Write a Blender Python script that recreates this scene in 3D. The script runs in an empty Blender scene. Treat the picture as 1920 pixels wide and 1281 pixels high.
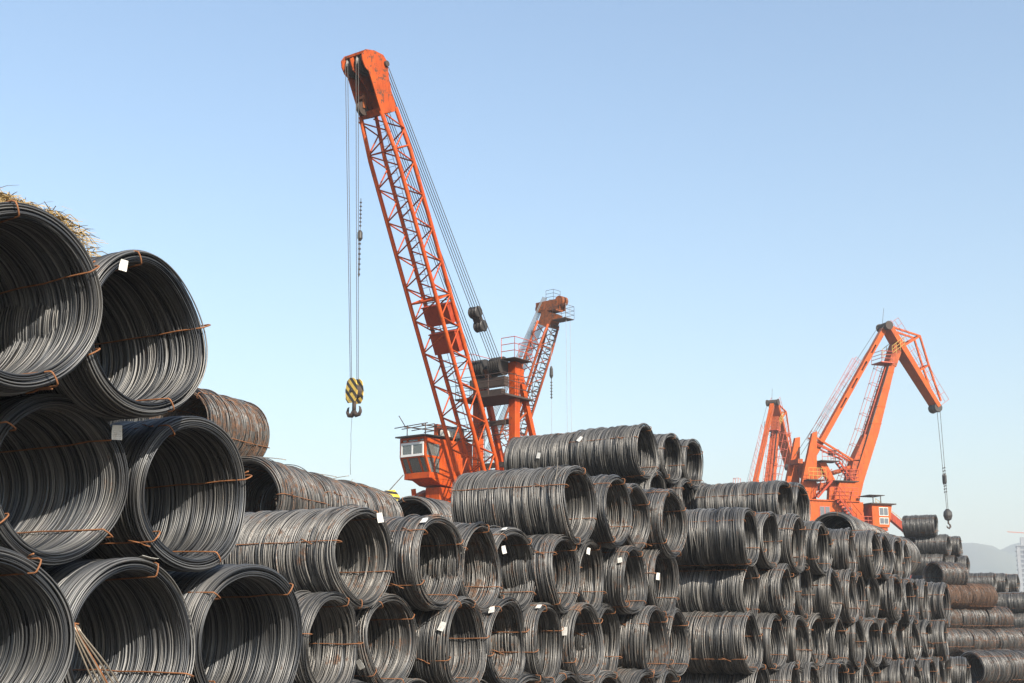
import bpy, math, random
import numpy as np
from mathutils import Vector, Matrix

# ------------------------------------------------------------------ camera, sky, sun, exposure
scene = bpy.context.scene
col = scene.collection
EYE = 1.73
cam_d = bpy.data.cameras.new('camera')
cam = bpy.data.objects.new('camera', cam_d)
col.objects.link(cam)
cam.location = (0, 0, EYE)
cam.rotation_euler = (math.radians(90 + 12.505), 0, 0)
cam_d.sensor_width = 36.0
cam_d.lens = 36.0 * 2500 / 1920
cam_d.clip_start = 0.1
cam_d.clip_end = 20000
scene.camera = cam

SUN_EL = math.radians(34)
SUN_AZ = math.radians(146)          # compass bearing of the sun, 0 = straight ahead, 90 = right
world = bpy.data.worlds.new('World')
scene.world = world
world.use_nodes = True
wn = world.node_tree.nodes
wl = world.node_tree.links
for n in list(wn):
    wn.remove(n)
w_out = wn.new('ShaderNodeOutputWorld')
w_bg = wn.new('ShaderNodeBackground')
w_sky = wn.new('ShaderNodeTexSky')
w_sky.sky_type = 'NISHITA'
w_sky.sun_disc = False
w_sky.sun_elevation = SUN_EL
w_sky.sun_rotation = SUN_AZ
w_sky.air_density = 1.4
w_sky.dust_density = 1.8
w_sky.ozone_density = 3.0
w_sky.altitude = 50
w_bg.inputs['Strength'].default_value = 0.108
wl.new(w_sky.outputs['Color'], w_bg.inputs['Color'])
wl.new(w_bg.outputs['Background'], w_out.inputs['Surface'])

sun_d = bpy.data.lights.new('sun', 'SUN')
sun_d.energy = 5.0
sun_d.angle = math.radians(0.5)
sun_d.color = (1.0, 0.93, 0.82)
sun = bpy.data.objects.new('sun', sun_d)
col.objects.link(sun)
to_sun = Vector((math.sin(SUN_AZ) * math.cos(SUN_EL), math.cos(SUN_AZ) * math.cos(SUN_EL), math.sin(SUN_EL)))
sun.rotation_euler = to_sun.to_track_quat('Z', 'Y').to_euler()
sun.location = (20, -30, 40)

vs = scene.view_settings
vs.view_transform = 'Standard'
vs.look = 'None'
vs.exposure = 1.02
vs.gamma = 1.0
scene.cycles.max_bounces = 6
scene.cycles.diffuse_bounces = 1
scene.cycles.glossy_bounces = 2
scene.cycles.transparent_max_bounces = 12
scene.cycles.volume_bounces = 1

rng = np.random.RandomState(7)
random.seed(7)


# ------------------------------------------------------------------ materials
def new_mat(name):
    m = bpy.data.materials.new(name)
    m.use_nodes = True
    nt = m.node_tree
    b = nt.nodes['Principled BSDF']
    return m, nt, b


def N(nt, t, **kw):
    n = nt.nodes.new(t)
    for k, v in kw.items():
        setattr(n, k, v)
    return n


def mixc(nt, fac, a, b):
    """colour mix; fac, a and b are sockets or constants"""
    n = N(nt, 'ShaderNodeMix', data_type='RGBA')
    for i, v in ((0, fac), (6, a), (7, b)):
        if hasattr(v, 'is_linked') or hasattr(v, 'links'):
            nt.links.new(v, n.inputs[i])
        else:
            n.inputs[i].default_value = v if i == 0 else (v[0], v[1], v[2], 1)
    return n.outputs[2]


def math_(nt, op, a, b=0.0, clamp=False):
    n = N(nt, 'ShaderNodeMath', operation=op, use_clamp=clamp)
    for i, v in enumerate((a, b)):
        if hasattr(v, 'links'):
            nt.links.new(v, n.inputs[i])
        else:
            n.inputs[i].default_value = v
    return n.outputs[0]


def ramp(nt, v, lo, hi):
    n = N(nt, 'ShaderNodeMapRange')
    nt.links.new(v, n.inputs[0])
    for i, x in ((1, lo), (2, hi)):
        if hasattr(x, 'links'):
            nt.links.new(x, n.inputs[i])
        else:
            n.inputs[i].default_value = x
    n.interpolation_type = 'SMOOTHSTEP'
    return n.outputs[0]


def noise(nt, vec, scale, detail=3.0, rough=0.55):
    n = N(nt, 'ShaderNodeTexNoise')
    n.inputs['Scale'].default_value = scale
    n.inputs['Detail'].default_value = detail
    n.inputs['Roughness'].default_value = rough
    if vec is not None:
        nt.links.new(vec, n.inputs['Vector'])
    return n.outputs['Fac']


def obj_coords(nt, spread=37.0):
    tc = N(nt, 'ShaderNodeTexCoord')
    oi = N(nt, 'ShaderNodeObjectInfo')
    add = N(nt, 'ShaderNodeVectorMath', operation='ADD')
    mul = N(nt, 'ShaderNodeVectorMath', operation='SCALE')
    comb = N(nt, 'ShaderNodeCombineXYZ')
    for i in range(3):
        nt.links.new(oi.outputs['Random'], comb.inputs[i])
    nt.links.new(comb.outputs[0], mul.inputs[0])
    mul.inputs['Scale'].default_value = spread
    nt.links.new(tc.outputs['Object'], add.inputs[0])
    nt.links.new(mul.outputs[0], add.inputs[1])
    return add.outputs[0], oi


def make_steel():
    m, nt, b = new_mat('mill_scale_steel')
    vec, oi = obj_coords(nt)
    at = N(nt, 'ShaderNodeAttribute', attribute_name='tone')
    tone = at.outputs['Fac']
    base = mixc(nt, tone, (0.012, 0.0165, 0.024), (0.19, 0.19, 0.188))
    big = noise(nt, vec, 1.7, 3)
    base = mixc(nt, ramp(nt, big, 0.35, 0.7), base, mixc(nt, tone, (0.014, 0.0155, 0.019), (0.18, 0.17, 0.155)))
    fine = noise(nt, vec, 9.0, 5, 0.65)
    sep = N(nt, 'ShaderNodeSeparateColor')
    nt.links.new(oi.outputs['Color'], sep.inputs[0])
    # plain rod is paler than ribbed bar: second channel of the object colour
    base = mixc(nt, sep.outputs[1], base, mixc(nt, tone, (0.034, 0.036, 0.039), (0.32, 0.3, 0.272)))
    rustiness = sep.outputs[0]
    # a wire rusts in streaks: noise plus its own tone
    v = math_(nt, 'ADD', math_(nt, 'MULTIPLY', fine, 0.65), math_(nt, 'MULTIPLY', noise(nt, vec, 2.6, 2), 0.35))
    v = math_(nt, 'ADD', v, math_(nt, 'MULTIPLY', math_(nt, 'SUBTRACT', tone, 0.5), 0.16))
    lo = math_(nt, 'SUBTRACT', 0.69, math_(nt, 'MULTIPLY', rustiness, 0.36))
    hi = math_(nt, 'ADD', lo, 0.12)
    rf = math_(nt, 'MULTIPLY', ramp(nt, v, lo, hi), 0.8)
    rustc = mixc(nt, ramp(nt, noise(nt, vec, 23, 3), 0.35, 0.65), (0.055, 0.029, 0.016), (0.165, 0.07, 0.026))
    c = mixc(nt, rf, base, rustc)
    nt.links.new(c, b.inputs['Base Color'])
    nt.links.new(math_(nt, 'SUBTRACT', 0.6, math_(nt, 'MULTIPLY', rf, 0.58)), b.inputs['Metallic'])
    nt.links.new(math_(nt, 'ADD', 0.45, math_(nt, 'MULTIPLY', rf, 0.4)), b.inputs['Roughness'])
    return m


def make_paint(name, c1, c2, rust=0.5, rough=0.5, scale=1.3):
    m, nt, b = new_mat(name)
    vec, oi = obj_coords(nt)
    n1 = noise(nt, vec, scale, 4)
    c = mixc(nt, ramp(nt, n1, 0.3, 0.72), c1, c2)
    mp = N(nt, 'ShaderNodeMapping')
    mp.inputs['Scale'].default_value = (6, 6, 0.9)
    nt.links.new(vec, mp.inputs['Vector'])
    streak = noise(nt, mp.outputs[0], 1.6, 5, 0.65)
    grime = ramp(nt, streak, 0.48, 0.72)
    c = mixc(nt, math_(nt, 'MULTIPLY', grime, 0.7), c, (c1[0] * 0.35, c1[1] * 0.4, c1[2] * 0.6))
    chips = ramp(nt, noise(nt, vec, 5.5, 6, 0.7), 0.66 - 0.12 * rust, 0.72 - 0.1 * rust)
    c = mixc(nt, math_(nt, 'MULTIPLY', chips, min(1, 0.35 + rust * 0.6)), c, (0.085, 0.038, 0.02))
    nt.links.new(c, b.inputs['Base Color'])
    nt.links.new(math_(nt, 'ADD', rough, math_(nt, 'MULTIPLY', n1, 0.2)), b.inputs['Roughness'])
    b.inputs['Specular IOR Level'].default_value = 0.25
    return m


def plain(name, c, rough=0.6, metal=0.0, var=0.25, scale=4.0):
    m, nt, b = new_mat(name)
    vec, oi = obj_coords(nt)
    n1 = noise(nt, vec, scale, 4)
    k = mixc(nt, n1, tuple(x * (1 - var) for x in c), tuple(min(1, x * (1 + var)) for x in c))
    nt.links.new(k, b.inputs['Base Color'])
    b.inputs['Roughness'].default_value = rough
    b.inputs['Metallic'].default_value = metal
    return m


def make_glass():
    m, nt, b = new_mat('window_glass')
    out = nt.nodes['Material Output']
    tr = N(nt, 'ShaderNodeBsdfTransparent')
    tr.inputs['Color'].default_value = (0.62, 0.7, 0.68, 1)
    gl = N(nt, 'ShaderNodeBsdfGlossy')
    gl.inputs['Roughness'].default_value = 0.04
    gl.inputs['Color'].default_value = (0.8, 0.85, 0.85, 1)
    df = N(nt, 'ShaderNodeBsdfDiffuse')
    df.inputs['Color'].default_value = (0.34, 0.35, 0.32, 1)
    mx0 = N(nt, 'ShaderNodeMixShader')
    mx0.inputs[0].default_value = 0.3
    nt.links.new(tr.outputs[0], mx0.inputs[1])
    nt.links.new(df.outputs[0], mx0.inputs[2])
    mx = N(nt, 'ShaderNodeMixShader')
    fr = N(nt, 'ShaderNodeFresnel')
    fr.inputs['IOR'].default_value = 1.6
    nt.links.new(math_(nt, 'ADD', fr.outputs[0], 0.06, True), mx.inputs[0])
    nt.links.new(mx0.outputs[0], mx.inputs[1])
    nt.links.new(gl.outputs[0], mx.inputs[2])
    nt.links.new(mx.outputs[0], out.inputs['Surface'])
    return m


def make_stripes(name, direction, freq, c1, c2):
    m, nt, b = new_mat(name)
    tc = N(nt, 'ShaderNodeTexCoord')
    dot = N(nt, 'ShaderNodeVectorMath', operation='DOT_PRODUCT')
    nt.links.new(tc.outputs['Object'], dot.inputs[0])
    dot.inputs[1].default_value = direction
    fr = math_(nt, 'FRACT', math_(nt, 'MULTIPLY', dot.outputs['Value'], freq))
    st = math_(nt, 'GREATER_THAN', fr, 0.5)
    c = mixc(nt, st, c1, c2)
    wear = ramp(nt, noise(nt, tc.outputs['Object'], 7, 5), 0.5, 0.68)
    c = mixc(nt, math_(nt, 'MULTIPLY', wear, 0.65), c, (0.075, 0.05, 0.03))
    nt.links.new(c, b.inputs['Base Color'])
    b.inputs['Roughness'].default_value = 0.6
    return m


def make_tag():
    """card with lines of small print in its lower half"""
    m, nt, b = new_mat('printed_card')
    tc = N(nt, 'ShaderNodeTexCoord')
    sp = N(nt, 'ShaderNodeSeparateXYZ')
    nt.links.new(tc.outputs['Object'], sp.inputs[0])
    rows = math_(nt, 'GREATER_THAN', math_(nt, 'FRACT', math_(nt, 'MULTIPLY', sp.outputs[2], 62.0)), 0.6)
    words = math_(nt, 'GREATER_THAN', noise(nt, tc.outputs['Object'], 160, 1), 0.45)
    inside = math_(nt, 'LESS_THAN', math_(nt, 'ABSOLUTE', sp.outputs[0]), 0.036)
    low = math_(nt, 'LESS_THAN', sp.outputs[2], 0.02)
    f = math_(nt, 'MULTIPLY', math_(nt, 'MULTIPLY', rows, words), math_(nt, 'MULTIPLY', inside, low))
    c = mixc(nt, math_(nt, 'MULTIPLY', f, 0.7), (0.56, 0.55, 0.51), (0.14, 0.15, 0.18))
    c = mixc(nt, math_(nt, 'MULTIPLY', ramp(nt, noise(nt, tc.outputs['Object'], 25, 4), 0.45, 0.75), 0.5), c, (0.3, 0.22, 0.14))
    nt.links.new(c, b.inputs['Base Color'])
    b.inputs['Roughness'].default_value = 0.75
    return m


M = {}
M['steel'] = make_steel()
M['tie'] = plain('rusty_tie_wire', (0.21, 0.085, 0.032), 0.75, 0.1, 0.65, 14)
M['tag'] = make_tag()
M['print'] = plain('grey_print', (0.25, 0.26, 0.28), 0.7, 0, 0.1)
M['orange'] = make_paint('weathered_orange_paint', (0.36, 0.045, 0.003), (0.44, 0.068, 0.004), 0.7)
M['orange_dirty'] = make_paint('rusty_orange_paint', (0.27, 0.046, 0.01), (0.38, 0.08, 0.018), 1.0)
M['orange_brown'] = make_paint('greasy_rusty_orange_paint', (0.165, 0.05, 0.018), (0.3, 0.085, 0.024), 1.15)
M['orange_light'] = make_paint('bright_orange_paint', (0.37, 0.06, 0.004), (0.44, 0.08, 0.005), 0.5)
M['head'] = make_paint('rust_stained_orange_paint', (0.3, 0.046, 0.006), (0.44, 0.07, 0.006), 1.05, scale=0.9)
M['red'] = make_paint('red_paint', (0.29, 0.034, 0.01), (0.34, 0.046, 0.013), 0.3)
M['maroon'] = make_paint('dark_red_paint', (0.16, 0.03, 0.018), (0.2, 0.045, 0.025), 0.4)
M['grease'] = plain('greasy_dark_steel', (0.035, 0.03, 0.026), 0.5, 0.2, 0.5, 6)
M['rustdark'] = plain('dark_rust', (0.04, 0.025, 0.018), 0.8, 0, 0.5, 5)
M['rope'] = plain('steel_rope', (0.075, 0.068, 0.06), 0.55, 0.3, 0.2)
M['rope_grey'] = plain('galvanised_rope', (0.3, 0.32, 0.34), 0.5, 0.3, 0.15)
M['glass'] = make_glass()
M['strand'] = plain('bare_strand', (0.26, 0.22, 0.17), 0.45, 0.6, 0.5, 12)
M['white'] = plain('white_frame_paint', (0.6, 0.6, 0.58), 0.5, 0, 0.04)
M['yellow'] = plain('yellow_paint', (0.4, 0.24, 0.04), 0.55, 0, 0.25, 6)
M['stripes'] = make_stripes('black_yellow_stripes', (0.0, 2.2, 1.9), 1.35, (0.03, 0.026, 0.02), (0.6, 0.4, 0.07))
M['stripes2'] = make_stripes('warning_stripes', (0.0, 0.6, 3.4), 1.3, (0.03, 0.026, 0.02), (0.72, 0.58, 0.06))
M['rail'] = plain('red_rail_paint', (0.42, 0.075, 0.035), 0.55, 0, 0.3, 3)
M['rail_dark'] = plain('dark_rail', (0.07, 0.04, 0.03), 0.6, 0.2, 0.3, 3)
M['straw'] = plain('dry_straw', (0.32, 0.22, 0.09), 0.8, 0, 0.55, 20)
M['seat'] = plain('operator_seat', (0.35, 0.3, 0.12), 0.8, 0, 0.3)
M['canvas'] = plain('pale_canvas', (0.55, 0.53, 0.47), 0.9, 0, 0.2)
M['concrete'] = plain('tower_concrete', (0.25, 0.25, 0.25), 0.85, 0, 0.15, 0.1)
M['win'] = plain('dark_opening', (0.1, 0.11, 0.12), 0.4, 0, 0.1)


# ------------------------------------------------------------------ mesh building
class MB:
    def __init__(self):
        self.v, self.f, self.s = [], [], []

    def add(self, vs_, fs_, smooth=False):
        o = len(self.v)
        self.v += [tuple(p) for p in vs_]
        for f in fs_:
            self.f.append(tuple(i + o for i in f))
            self.s.append(smooth)
        return self

    def box(self, x0, x1, y0, y1, z0, z1):
        vv = [(x, y, z) for x in (x0, x1) for y in (y0, y1) for z in (z0, z1)]
        return self.add(vv, [(0, 1, 3, 2), (4, 6, 7, 5), (0, 4, 5, 1), (2, 3, 7, 6), (0, 2, 6, 4), (1, 5, 7, 3)])

    def hexa(self, pts):
        """eight points: four of one end, four of the other, same order"""
        return self.add(pts, [(3, 2, 1, 0), (4, 5, 6, 7), (0, 1, 5, 4), (1, 2, 6, 5), (2, 3, 7, 6), (3, 0, 4, 7)])

    def bar(self, p, q, wy, wn, wy2=None, wn2=None, ref=(0, 1, 0)):
        """box beam p-q; wy = size along ref, wn = size across it"""
        p, q, r = Vector(p), Vector(q), Vector(ref)
        d = (q - p).normalized()
        s = r - d * r.dot(d)
        if s.length < 1e-3:
            s = Vector((1, 0, 0)) - d * d.x
        s.normalize()
        n = d.cross(s)
        wy2 = wy if wy2 is None else wy2
        wn2 = wn if wn2 is None else wn2
        a = [p + s * wy / 2 * i + n * wn / 2 * j for i, j in ((-1, -1), (1, -1), (1, 1), (-1, 1))]
        b = [q + s * wy2 / 2 * i + n * wn2 / 2 * j for i, j in ((-1, -1), (1, -1), (1, 1), (-1, 1))]
        return self.hexa(a + b)

    def tube(self, pts, r, n=6, closed=False, caps=True):
        pts = [Vector(p) for p in pts]
        m = len(pts)
        vv, ff = [], []
        prev = None
        for i, p in enumerate(pts):
            if closed:
                d = pts[(i + 1) % m] - pts[i - 1]
            else:
                d = pts[min(i + 1, m - 1)] - pts[max(i - 1, 0)]
            d.normalize()
            if prev is None:
                prev = Vector((0, 0, 1)) if abs(d.z) < 0.9 else Vector((0, 1, 0))
            s = (prev - d * prev.dot(d))
            if s.length < 1e-4:
                s = Vector((1, 0, 0)) - d * d.x
            s.normalize()
            prev = s
            t = d.cross(s)
            rr = r[i] if isinstance(r, (list, tuple)) else r
            for k in range(n):
                a = 2 * math.pi * k / n
                vv.append(p + (s * math.cos(a) + t * math.sin(a)) * rr)
        for i in range(m if closed else m - 1):
            j = (i + 1) % m
            for k in range(n):
                l = (k + 1) % n
                ff.append((i * n + k, i * n + l, j * n + l, j * n + k))
        self.add(vv, ff, True)
        if caps and not closed:
            o = len(self.v) - len(vv)
            self.f.append(tuple(o + k for k in range(n))[::-1])
            self.s.append(False)
            self.f.append(tuple(o + (m - 1) * n + k for k in range(n)))
            self.s.append(False)
        return self

    def prism(self, poly, y0, y1):
        """polygon of (x, z) extruded along y"""
        m = len(poly)
        vv = [(x, y0, z) for x, z in poly] + [(x, y1, z) for x, z in poly]
        ff = [tuple(range(m)), tuple(range(2 * m - 1, m - 1, -1))]
        ff += [(i, i + m, (i + 1) % m + m, (i + 1) % m) for i in range(m)]
        return self.add(vv, ff)

    def drum(self, c, prof, n=20, axis='y'):
        """lathe: prof of (offset along axis, radius)"""
        vv, ff = [], []
        m = len(prof)
        for (a, r) in prof:
            for k in range(n):
                t = 2 * math.pi * k / n
                if axis == 'y':
                    vv.append((c[0] + r * math.cos(t), c[1] + a, c[2] + r * math.sin(t)))
                elif axis == 'z':
                    vv.append((c[0] + r * math.cos(t), c[1] + r * math.sin(t), c[2] + a))
                else:
                    vv.append((c[0] + a, c[1] + r * math.cos(t), c[2] + r * math.sin(t)))
        for i in range(m - 1):
            for k in range(n):
                l = (k + 1) % n
                ff.append((i * n + k, i * n + l, (i + 1) * n + l, (i + 1) * n + k))
        ff.append(tuple(range(n)))
        ff.append(tuple(range((m - 1) * n, m * n)))
        return self.add(vv, ff)

    def rail(self, pts, h=1.0, r=0.02, rows=3, step=1.1):
        """hand rail along a run of foot points"""
        up = Vector((0, 0, 1))
        for a, b in zip(pts, pts[1:]):
            a, b = Vector(a), Vector(b)
            k = max(1, round((b - a).length / step))
            for i in range(k + 1):
                p = a.lerp(b, i / k)
                self.tube([p, p + up * h], r, 4, caps=False)
            for j in range(rows):
                o = up * h * (j + 1) / rows
                self.tube([a + o, b + o], r, 4, caps=False)
        return self

    def build(self, name, mat, parent=None, bevel=0.0):
        me = bpy.data.meshes.new(name)
        me.from_pydata([tuple(p) for p in self.v], [], self.f)
        me.polygons.foreach_set('use_smooth', self.s)
        me.materials.append(M[mat] if isinstance(mat, str) else mat)
        me.update()
        o = bpy.data.objects.new(name, me)
        col.objects.link(o)
        if parent is not None:
            o.parent = parent
        if bevel:
            md = o.modifiers.new('bevel', 'BEVEL')
            md.width = bevel
            md.segments = 1
            md.limit_method = 'ANGLE'
        return o


def tag(o, label=None, cat=None, group=None, kind=None):
    for k, v in (('label', label), ('category', cat), ('group', group), ('kind', kind)):
        if v:
            o[k] = v
    return o


def empty(name, loc, rz=0.0):
    o = bpy.data.objects.new(name, None)
    o.empty_display_size = 0.3
    col.objects.link(o)
    o.location = loc
    o.rotation_euler = (0, 0, rz)
    return o


# ------------------------------------------------------------------ ground, hills
def make_ground():
    m, nt, b = new_mat('dusty_yard_concrete')
    tc = N(nt, 'ShaderNodeTexCoord')
    n1 = noise(nt, tc.outputs['Object'], 0.15, 5)
    n2 = noise(nt, tc.outputs['Object'], 2.2, 6, 0.65)
    c = mixc(nt, ramp(nt, n1, 0.3, 0.7), (0.095, 0.085, 0.072), (0.07, 0.062, 0.053))
    c = mixc(nt, ramp(nt, n2, 0.45, 0.75), c, (0.1, 0.062, 0.038))
    nt.links.new(c, b.inputs['Base Color'])
    b.inputs['Roughness'].default_value = 0.9
    s = 9000
    mb = MB().add([(-s, -s, 0), (s, -s, 0), (s, s, 0), (-s, s, 0)], [(0, 1, 2, 3)])
    tag(mb.build('ground', m), kind='structure')


make_ground()


def make_hills():
    m, nt, b = new_mat('wooded_hillside')
    tc = N(nt, 'ShaderNodeTexCoord')
    n1 = noise(nt, tc.outputs['Object'], 0.012, 8, 0.7)
    c = mixc(nt, ramp(nt, n1, 0.35, 0.65), (0.035, 0.055, 0.035), (0.075, 0.085, 0.055))
    nt.links.new(c, b.inputs['Base Color'])
    b.inputs['Roughness'].default_value = 0.95

    def ridge(name, y0, depth, xs, hf, seed):
        r = np.random.RandomState(seed)
        ph = r.rand(12) * 6.28
        nx, ny = 260, 26
        vv, ff = [], []
        for j in range(ny):
            for i in range(nx):
                x = xs[0] + (xs[1] - xs[0]) * i / (nx - 1)
                t = j / (ny - 1)
                prof = math.sin(math.pi * t) ** 0.8
                rough = sum(math.sin(x * k * 0.009 + ph[q] + t * (2 + q) * 1.3) / k for q, k in enumerate((1, 1.9, 3.3, 5.9, 9.7, 17.3)))
                h = hf(x) * prof * (1 + 0.07 * rough) + r.rand() * 3 * prof
                vv.append((x, y0 + depth * (t - 0.5), h - 1))
        for j in range(ny - 1):
            for i in range(nx - 1):
                a = j * nx + i
                ff.append((a, a + 1, a + nx + 1, a + nx))
        tag(MB().add(vv, ff, True).build(name, m), kind='structure')

    def far(x):
        # main ridge: two soft summits seen past the right-hand stacks
        h = 84
        h += 50 * math.exp(-((x - 628) / 52) ** 2)
        h += 52 * math.exp(-((x - 742) / 82) ** 2)
        h += 30 * math.exp(-((x - 1080) / 230) ** 2)
        return h
    ridge('hills', 1900, 640, (-2000, 2600), far, 3)
    ridge('hills', 1250, 300, (400, 1500), lambda x: 14 + 53 * (1 / (1 + math.exp(-(x - 470) / 10))), 5)


make_hills()


# ------------------------------------------------------------------ wire coils
def wire_mesh(name, L, R, layers, wire, segs, sides, seed, wob=1.0, stray=6):
    """bundle of wire turns wound round the y axis; front end at y = 0"""
    r = np.random.RandomState(seed)
    y0, r0, amp = [], [], []
    for (dr, start, pitch) in layers:
        n = int((L - 2 * start) / (wire * pitch))
        yy = start + (np.arange(n) + 0.5) * (L - 2 * start) / n
        yy = yy + r.normal(0, wire * 0.28, n)
        y0.append(yy)
        r0.append(np.full(n, R - dr) + r.normal(0, wire * 0.22, n))
        amp.append(np.full(n, 1.0))
    # loose turns that ride over the others
    y0.append(r.rand(stray) * (L - 0.2) + 0.1)
    r0.append(np.full(stray, R + wire * 0.35))
    amp.append(np.full(stray, 3.2))
    y0, r0, amp = map(np.concatenate, (y0, r0, amp))
    n = len(y0)
    th = np.linspace(0, 2 * np.pi, segs, endpoint=False)[None, :]
    col_ = lambda s: (r.normal(0, s, n) * amp)[:, None]
    ph = lambda: (r.rand(n) * 6.283)[:, None]
    # slow common waves: neighbouring turns lie together in bunches
    g1, g2, g3 = r.rand(3) * 6.28
    yy = y0[:, None]
    bunch = 0.010 * np.sin(yy * 11 + 2 * th + g1) + 0.008 * np.sin(yy * 23 - 3 * th + g2) + 0.006 * np.sin(yy * 41 + th + g3)
    Y = yy + wob * (col_(0.010) * np.cos(th - ph()) + col_(0.006) * np.cos(2 * th - ph()) + col_(0.003) * np.cos(5 * th - ph()))
    oval = 0.009 * np.cos(2 * th - g1) + 0.003 * np.cos(3 * th - g3)
    RR = r0[:, None] + oval + wob * (col_(0.0055) * np.cos(th - ph()) + col_(0.004) * np.cos(2 * th - ph()) + bunch)
    Y = Y + 0.018 * np.sin(2 * th + g2) + 0.012 * np.sin(3 * th + g1)
    phi = np.linspace(0, 2 * np.pi, sides, endpoint=False)
    rw = wire / 2
    rad = RR[:, :, None] + rw * np.cos(phi)
    axi = Y[:, :, None] + rw * np.sin(phi)
    T = th[:, :, None]
    V = np.stack([rad * np.sin(T), axi, rad * np.cos(T)], -1).reshape(-1, 3)
    tone = np.clip(r.beta(1.35, 1.85, n), 0, 1)
    tones = np.repeat(tone, segs * sides)
    i = np.arange(n)[:, None, None] * segs * sides
    s = np.arange(segs)[None, :, None]
    k = np.arange(sides)[None, None, :]
    s2, k2 = (s + 1) % segs, (k + 1) % sides
    Q = np.stack([i + s * sides + k, i + s * sides + k2, i + s2 * sides + k2, i + s2 * sides + k], -1).reshape(-1, 4)
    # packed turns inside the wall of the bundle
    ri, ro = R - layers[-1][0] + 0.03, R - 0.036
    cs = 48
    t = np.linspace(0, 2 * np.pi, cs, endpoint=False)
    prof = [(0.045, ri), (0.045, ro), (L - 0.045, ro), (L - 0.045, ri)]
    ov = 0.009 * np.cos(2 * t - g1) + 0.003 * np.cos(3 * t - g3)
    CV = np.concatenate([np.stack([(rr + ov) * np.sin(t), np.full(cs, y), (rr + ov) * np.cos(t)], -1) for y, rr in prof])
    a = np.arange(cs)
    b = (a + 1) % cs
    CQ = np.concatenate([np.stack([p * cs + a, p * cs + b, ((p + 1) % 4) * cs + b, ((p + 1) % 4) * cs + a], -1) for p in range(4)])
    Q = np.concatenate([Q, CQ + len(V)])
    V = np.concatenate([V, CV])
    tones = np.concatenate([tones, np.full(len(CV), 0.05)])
    me = bpy.data.meshes.new(name)
    me.vertices.add(len(V))
    me.vertices.foreach_set('co', V.astype(np.float32).ravel())
    me.loops.add(len(Q) * 4)
    me.loops.foreach_set('vertex_index', Q.astype(np.int32).ravel())
    me.polygons.add(len(Q))
    me.polygons.foreach_set('loop_start', np.arange(0, len(Q) * 4, 4, dtype=np.int32))
    me.polygons.foreach_set('use_smooth', np.ones(len(Q), dtype=bool))
    at = me.attributes.new('tone', 'FLOAT', 'POINT')
    at.data.foreach_set('value', tones.astype(np.float32))
    me.materials.append(M['steel'])
    me.update(calc_edges=True)
    me.validate()
    return me


def tie_mesh(L, R, wall, rw, seed):
    """loop of binding wire over the top of a bundle: outside, round the front, back through the bore"""
    r = random.Random(seed)
    ro, ri = R + 0.008, R - wall - 0.012
    pts = []
    n = 9
    for i in range(n):
        t = i / (n - 1)
        pts.append((r.uniform(-1, 1) * 0.006, L + 0.01 - t * (L + 0.005), ro + r.uniform(-0.003, 0.004)))
    for i in range(1, 5):
        a = math.pi * i / 5
        pts.append((0.004 * i, -0.012 - 0.016 * math.sin(a), (ro + ri) / 2 + (ro - ri) / 2 * math.cos(a)))
    for i in range(n):
        t = i / (n - 1)
        pts.append((0.016 + r.uniform(-1, 1) * 0.006, -0.01 + t * (L + 0.02), ri - 0.02 * math.sin(math.pi * t) + r.uniform(-0.004, 0.004)))
    for i in range(1, 5):
        a = math.pi * i / 5
        pts.append((0.01, L + 0.02 + 0.035 * math.sin(a), (ro + ri) / 2 - (ro - ri) / 2 * math.cos(a)))
    mb = MB().tube(pts, rw, 5, closed=True)
    # twisted ends of the knot
    y = 0.35 * L * r.random() + 0.1
    for s in (-1, 1):
        mb.tube([(0, y, ro + rw), (0.02 * s, y + 0.04 * s, ro + 0.014), (0.035 * s, y + 0.09 * s, ro + 0.012 + 0.012 * r.random())], rw, 4)
    o = mb.build('tie_wire', 'tie')
    me = o.data
    bpy.data.objects.remove(o)
    return me


def tag_mesh():
    mb = MB()
    w, h = 0.048, 0.068
    mb.hexa([(-w, -0.002, -h), (w, -0.002, -h), (w, 0.004, h * 0.1), (-w, 0.004, h * 0.1),
             (-w, -0.004, -h), (w, -0.004, -h), (w, 0.002, h * 0.1), (-w, 0.002, h * 0.1)])
    mb.hexa([(-w, 0.004, h * 0.1), (w, 0.004, h * 0.1), (w * 0.9, 0.0, h), (-w * 0.9, 0.0, h),
             (-w, 0.002, h * 0.1), (w, 0.002, h * 0.1), (w * 0.9, -0.002, h), (-w * 0.9, -0.002, h)])
    o = mb.build('card_tag', 'tag')
    me = o.data
    bpy.data.objects.remove(o)
    return me


R0 = 0.615
WALL_A = 0.085
LAY_A = [(0.0, 0.035, 1.1), (0.014, 0.015, 1.2), (0.03, 0.0, 4.5), (0.052, 0.0, 4.5), (0.069, 0.012, 1.2), (0.083, 0.03, 1.1)]
LAY_B = [(0.0, 0.03, 1.15), (0.018, 0.0, 1.3), (0.06, 0.0, 1.3), (0.08, 0.025, 1.15)]
LAY_C = [(0.0, 0.02, 1.12), (0.02, 0.0, 1.4), (0.058, 0.0, 1.4), (0.08, 0.01, 1.12)]
KIND = {}


def coil_kind(key, L, lay, wire, segs, sides, seed, wob, tie_r):
    KIND[key] = dict(L=L, mesh=wire_mesh('windings_' + key, L, R0, lay, wire, segs, sides, seed, wob),
                     tie=[tie_mesh(L, R0, lay[-1][0], tie_r, seed * 10 + i) for i in range(2)])


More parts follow.
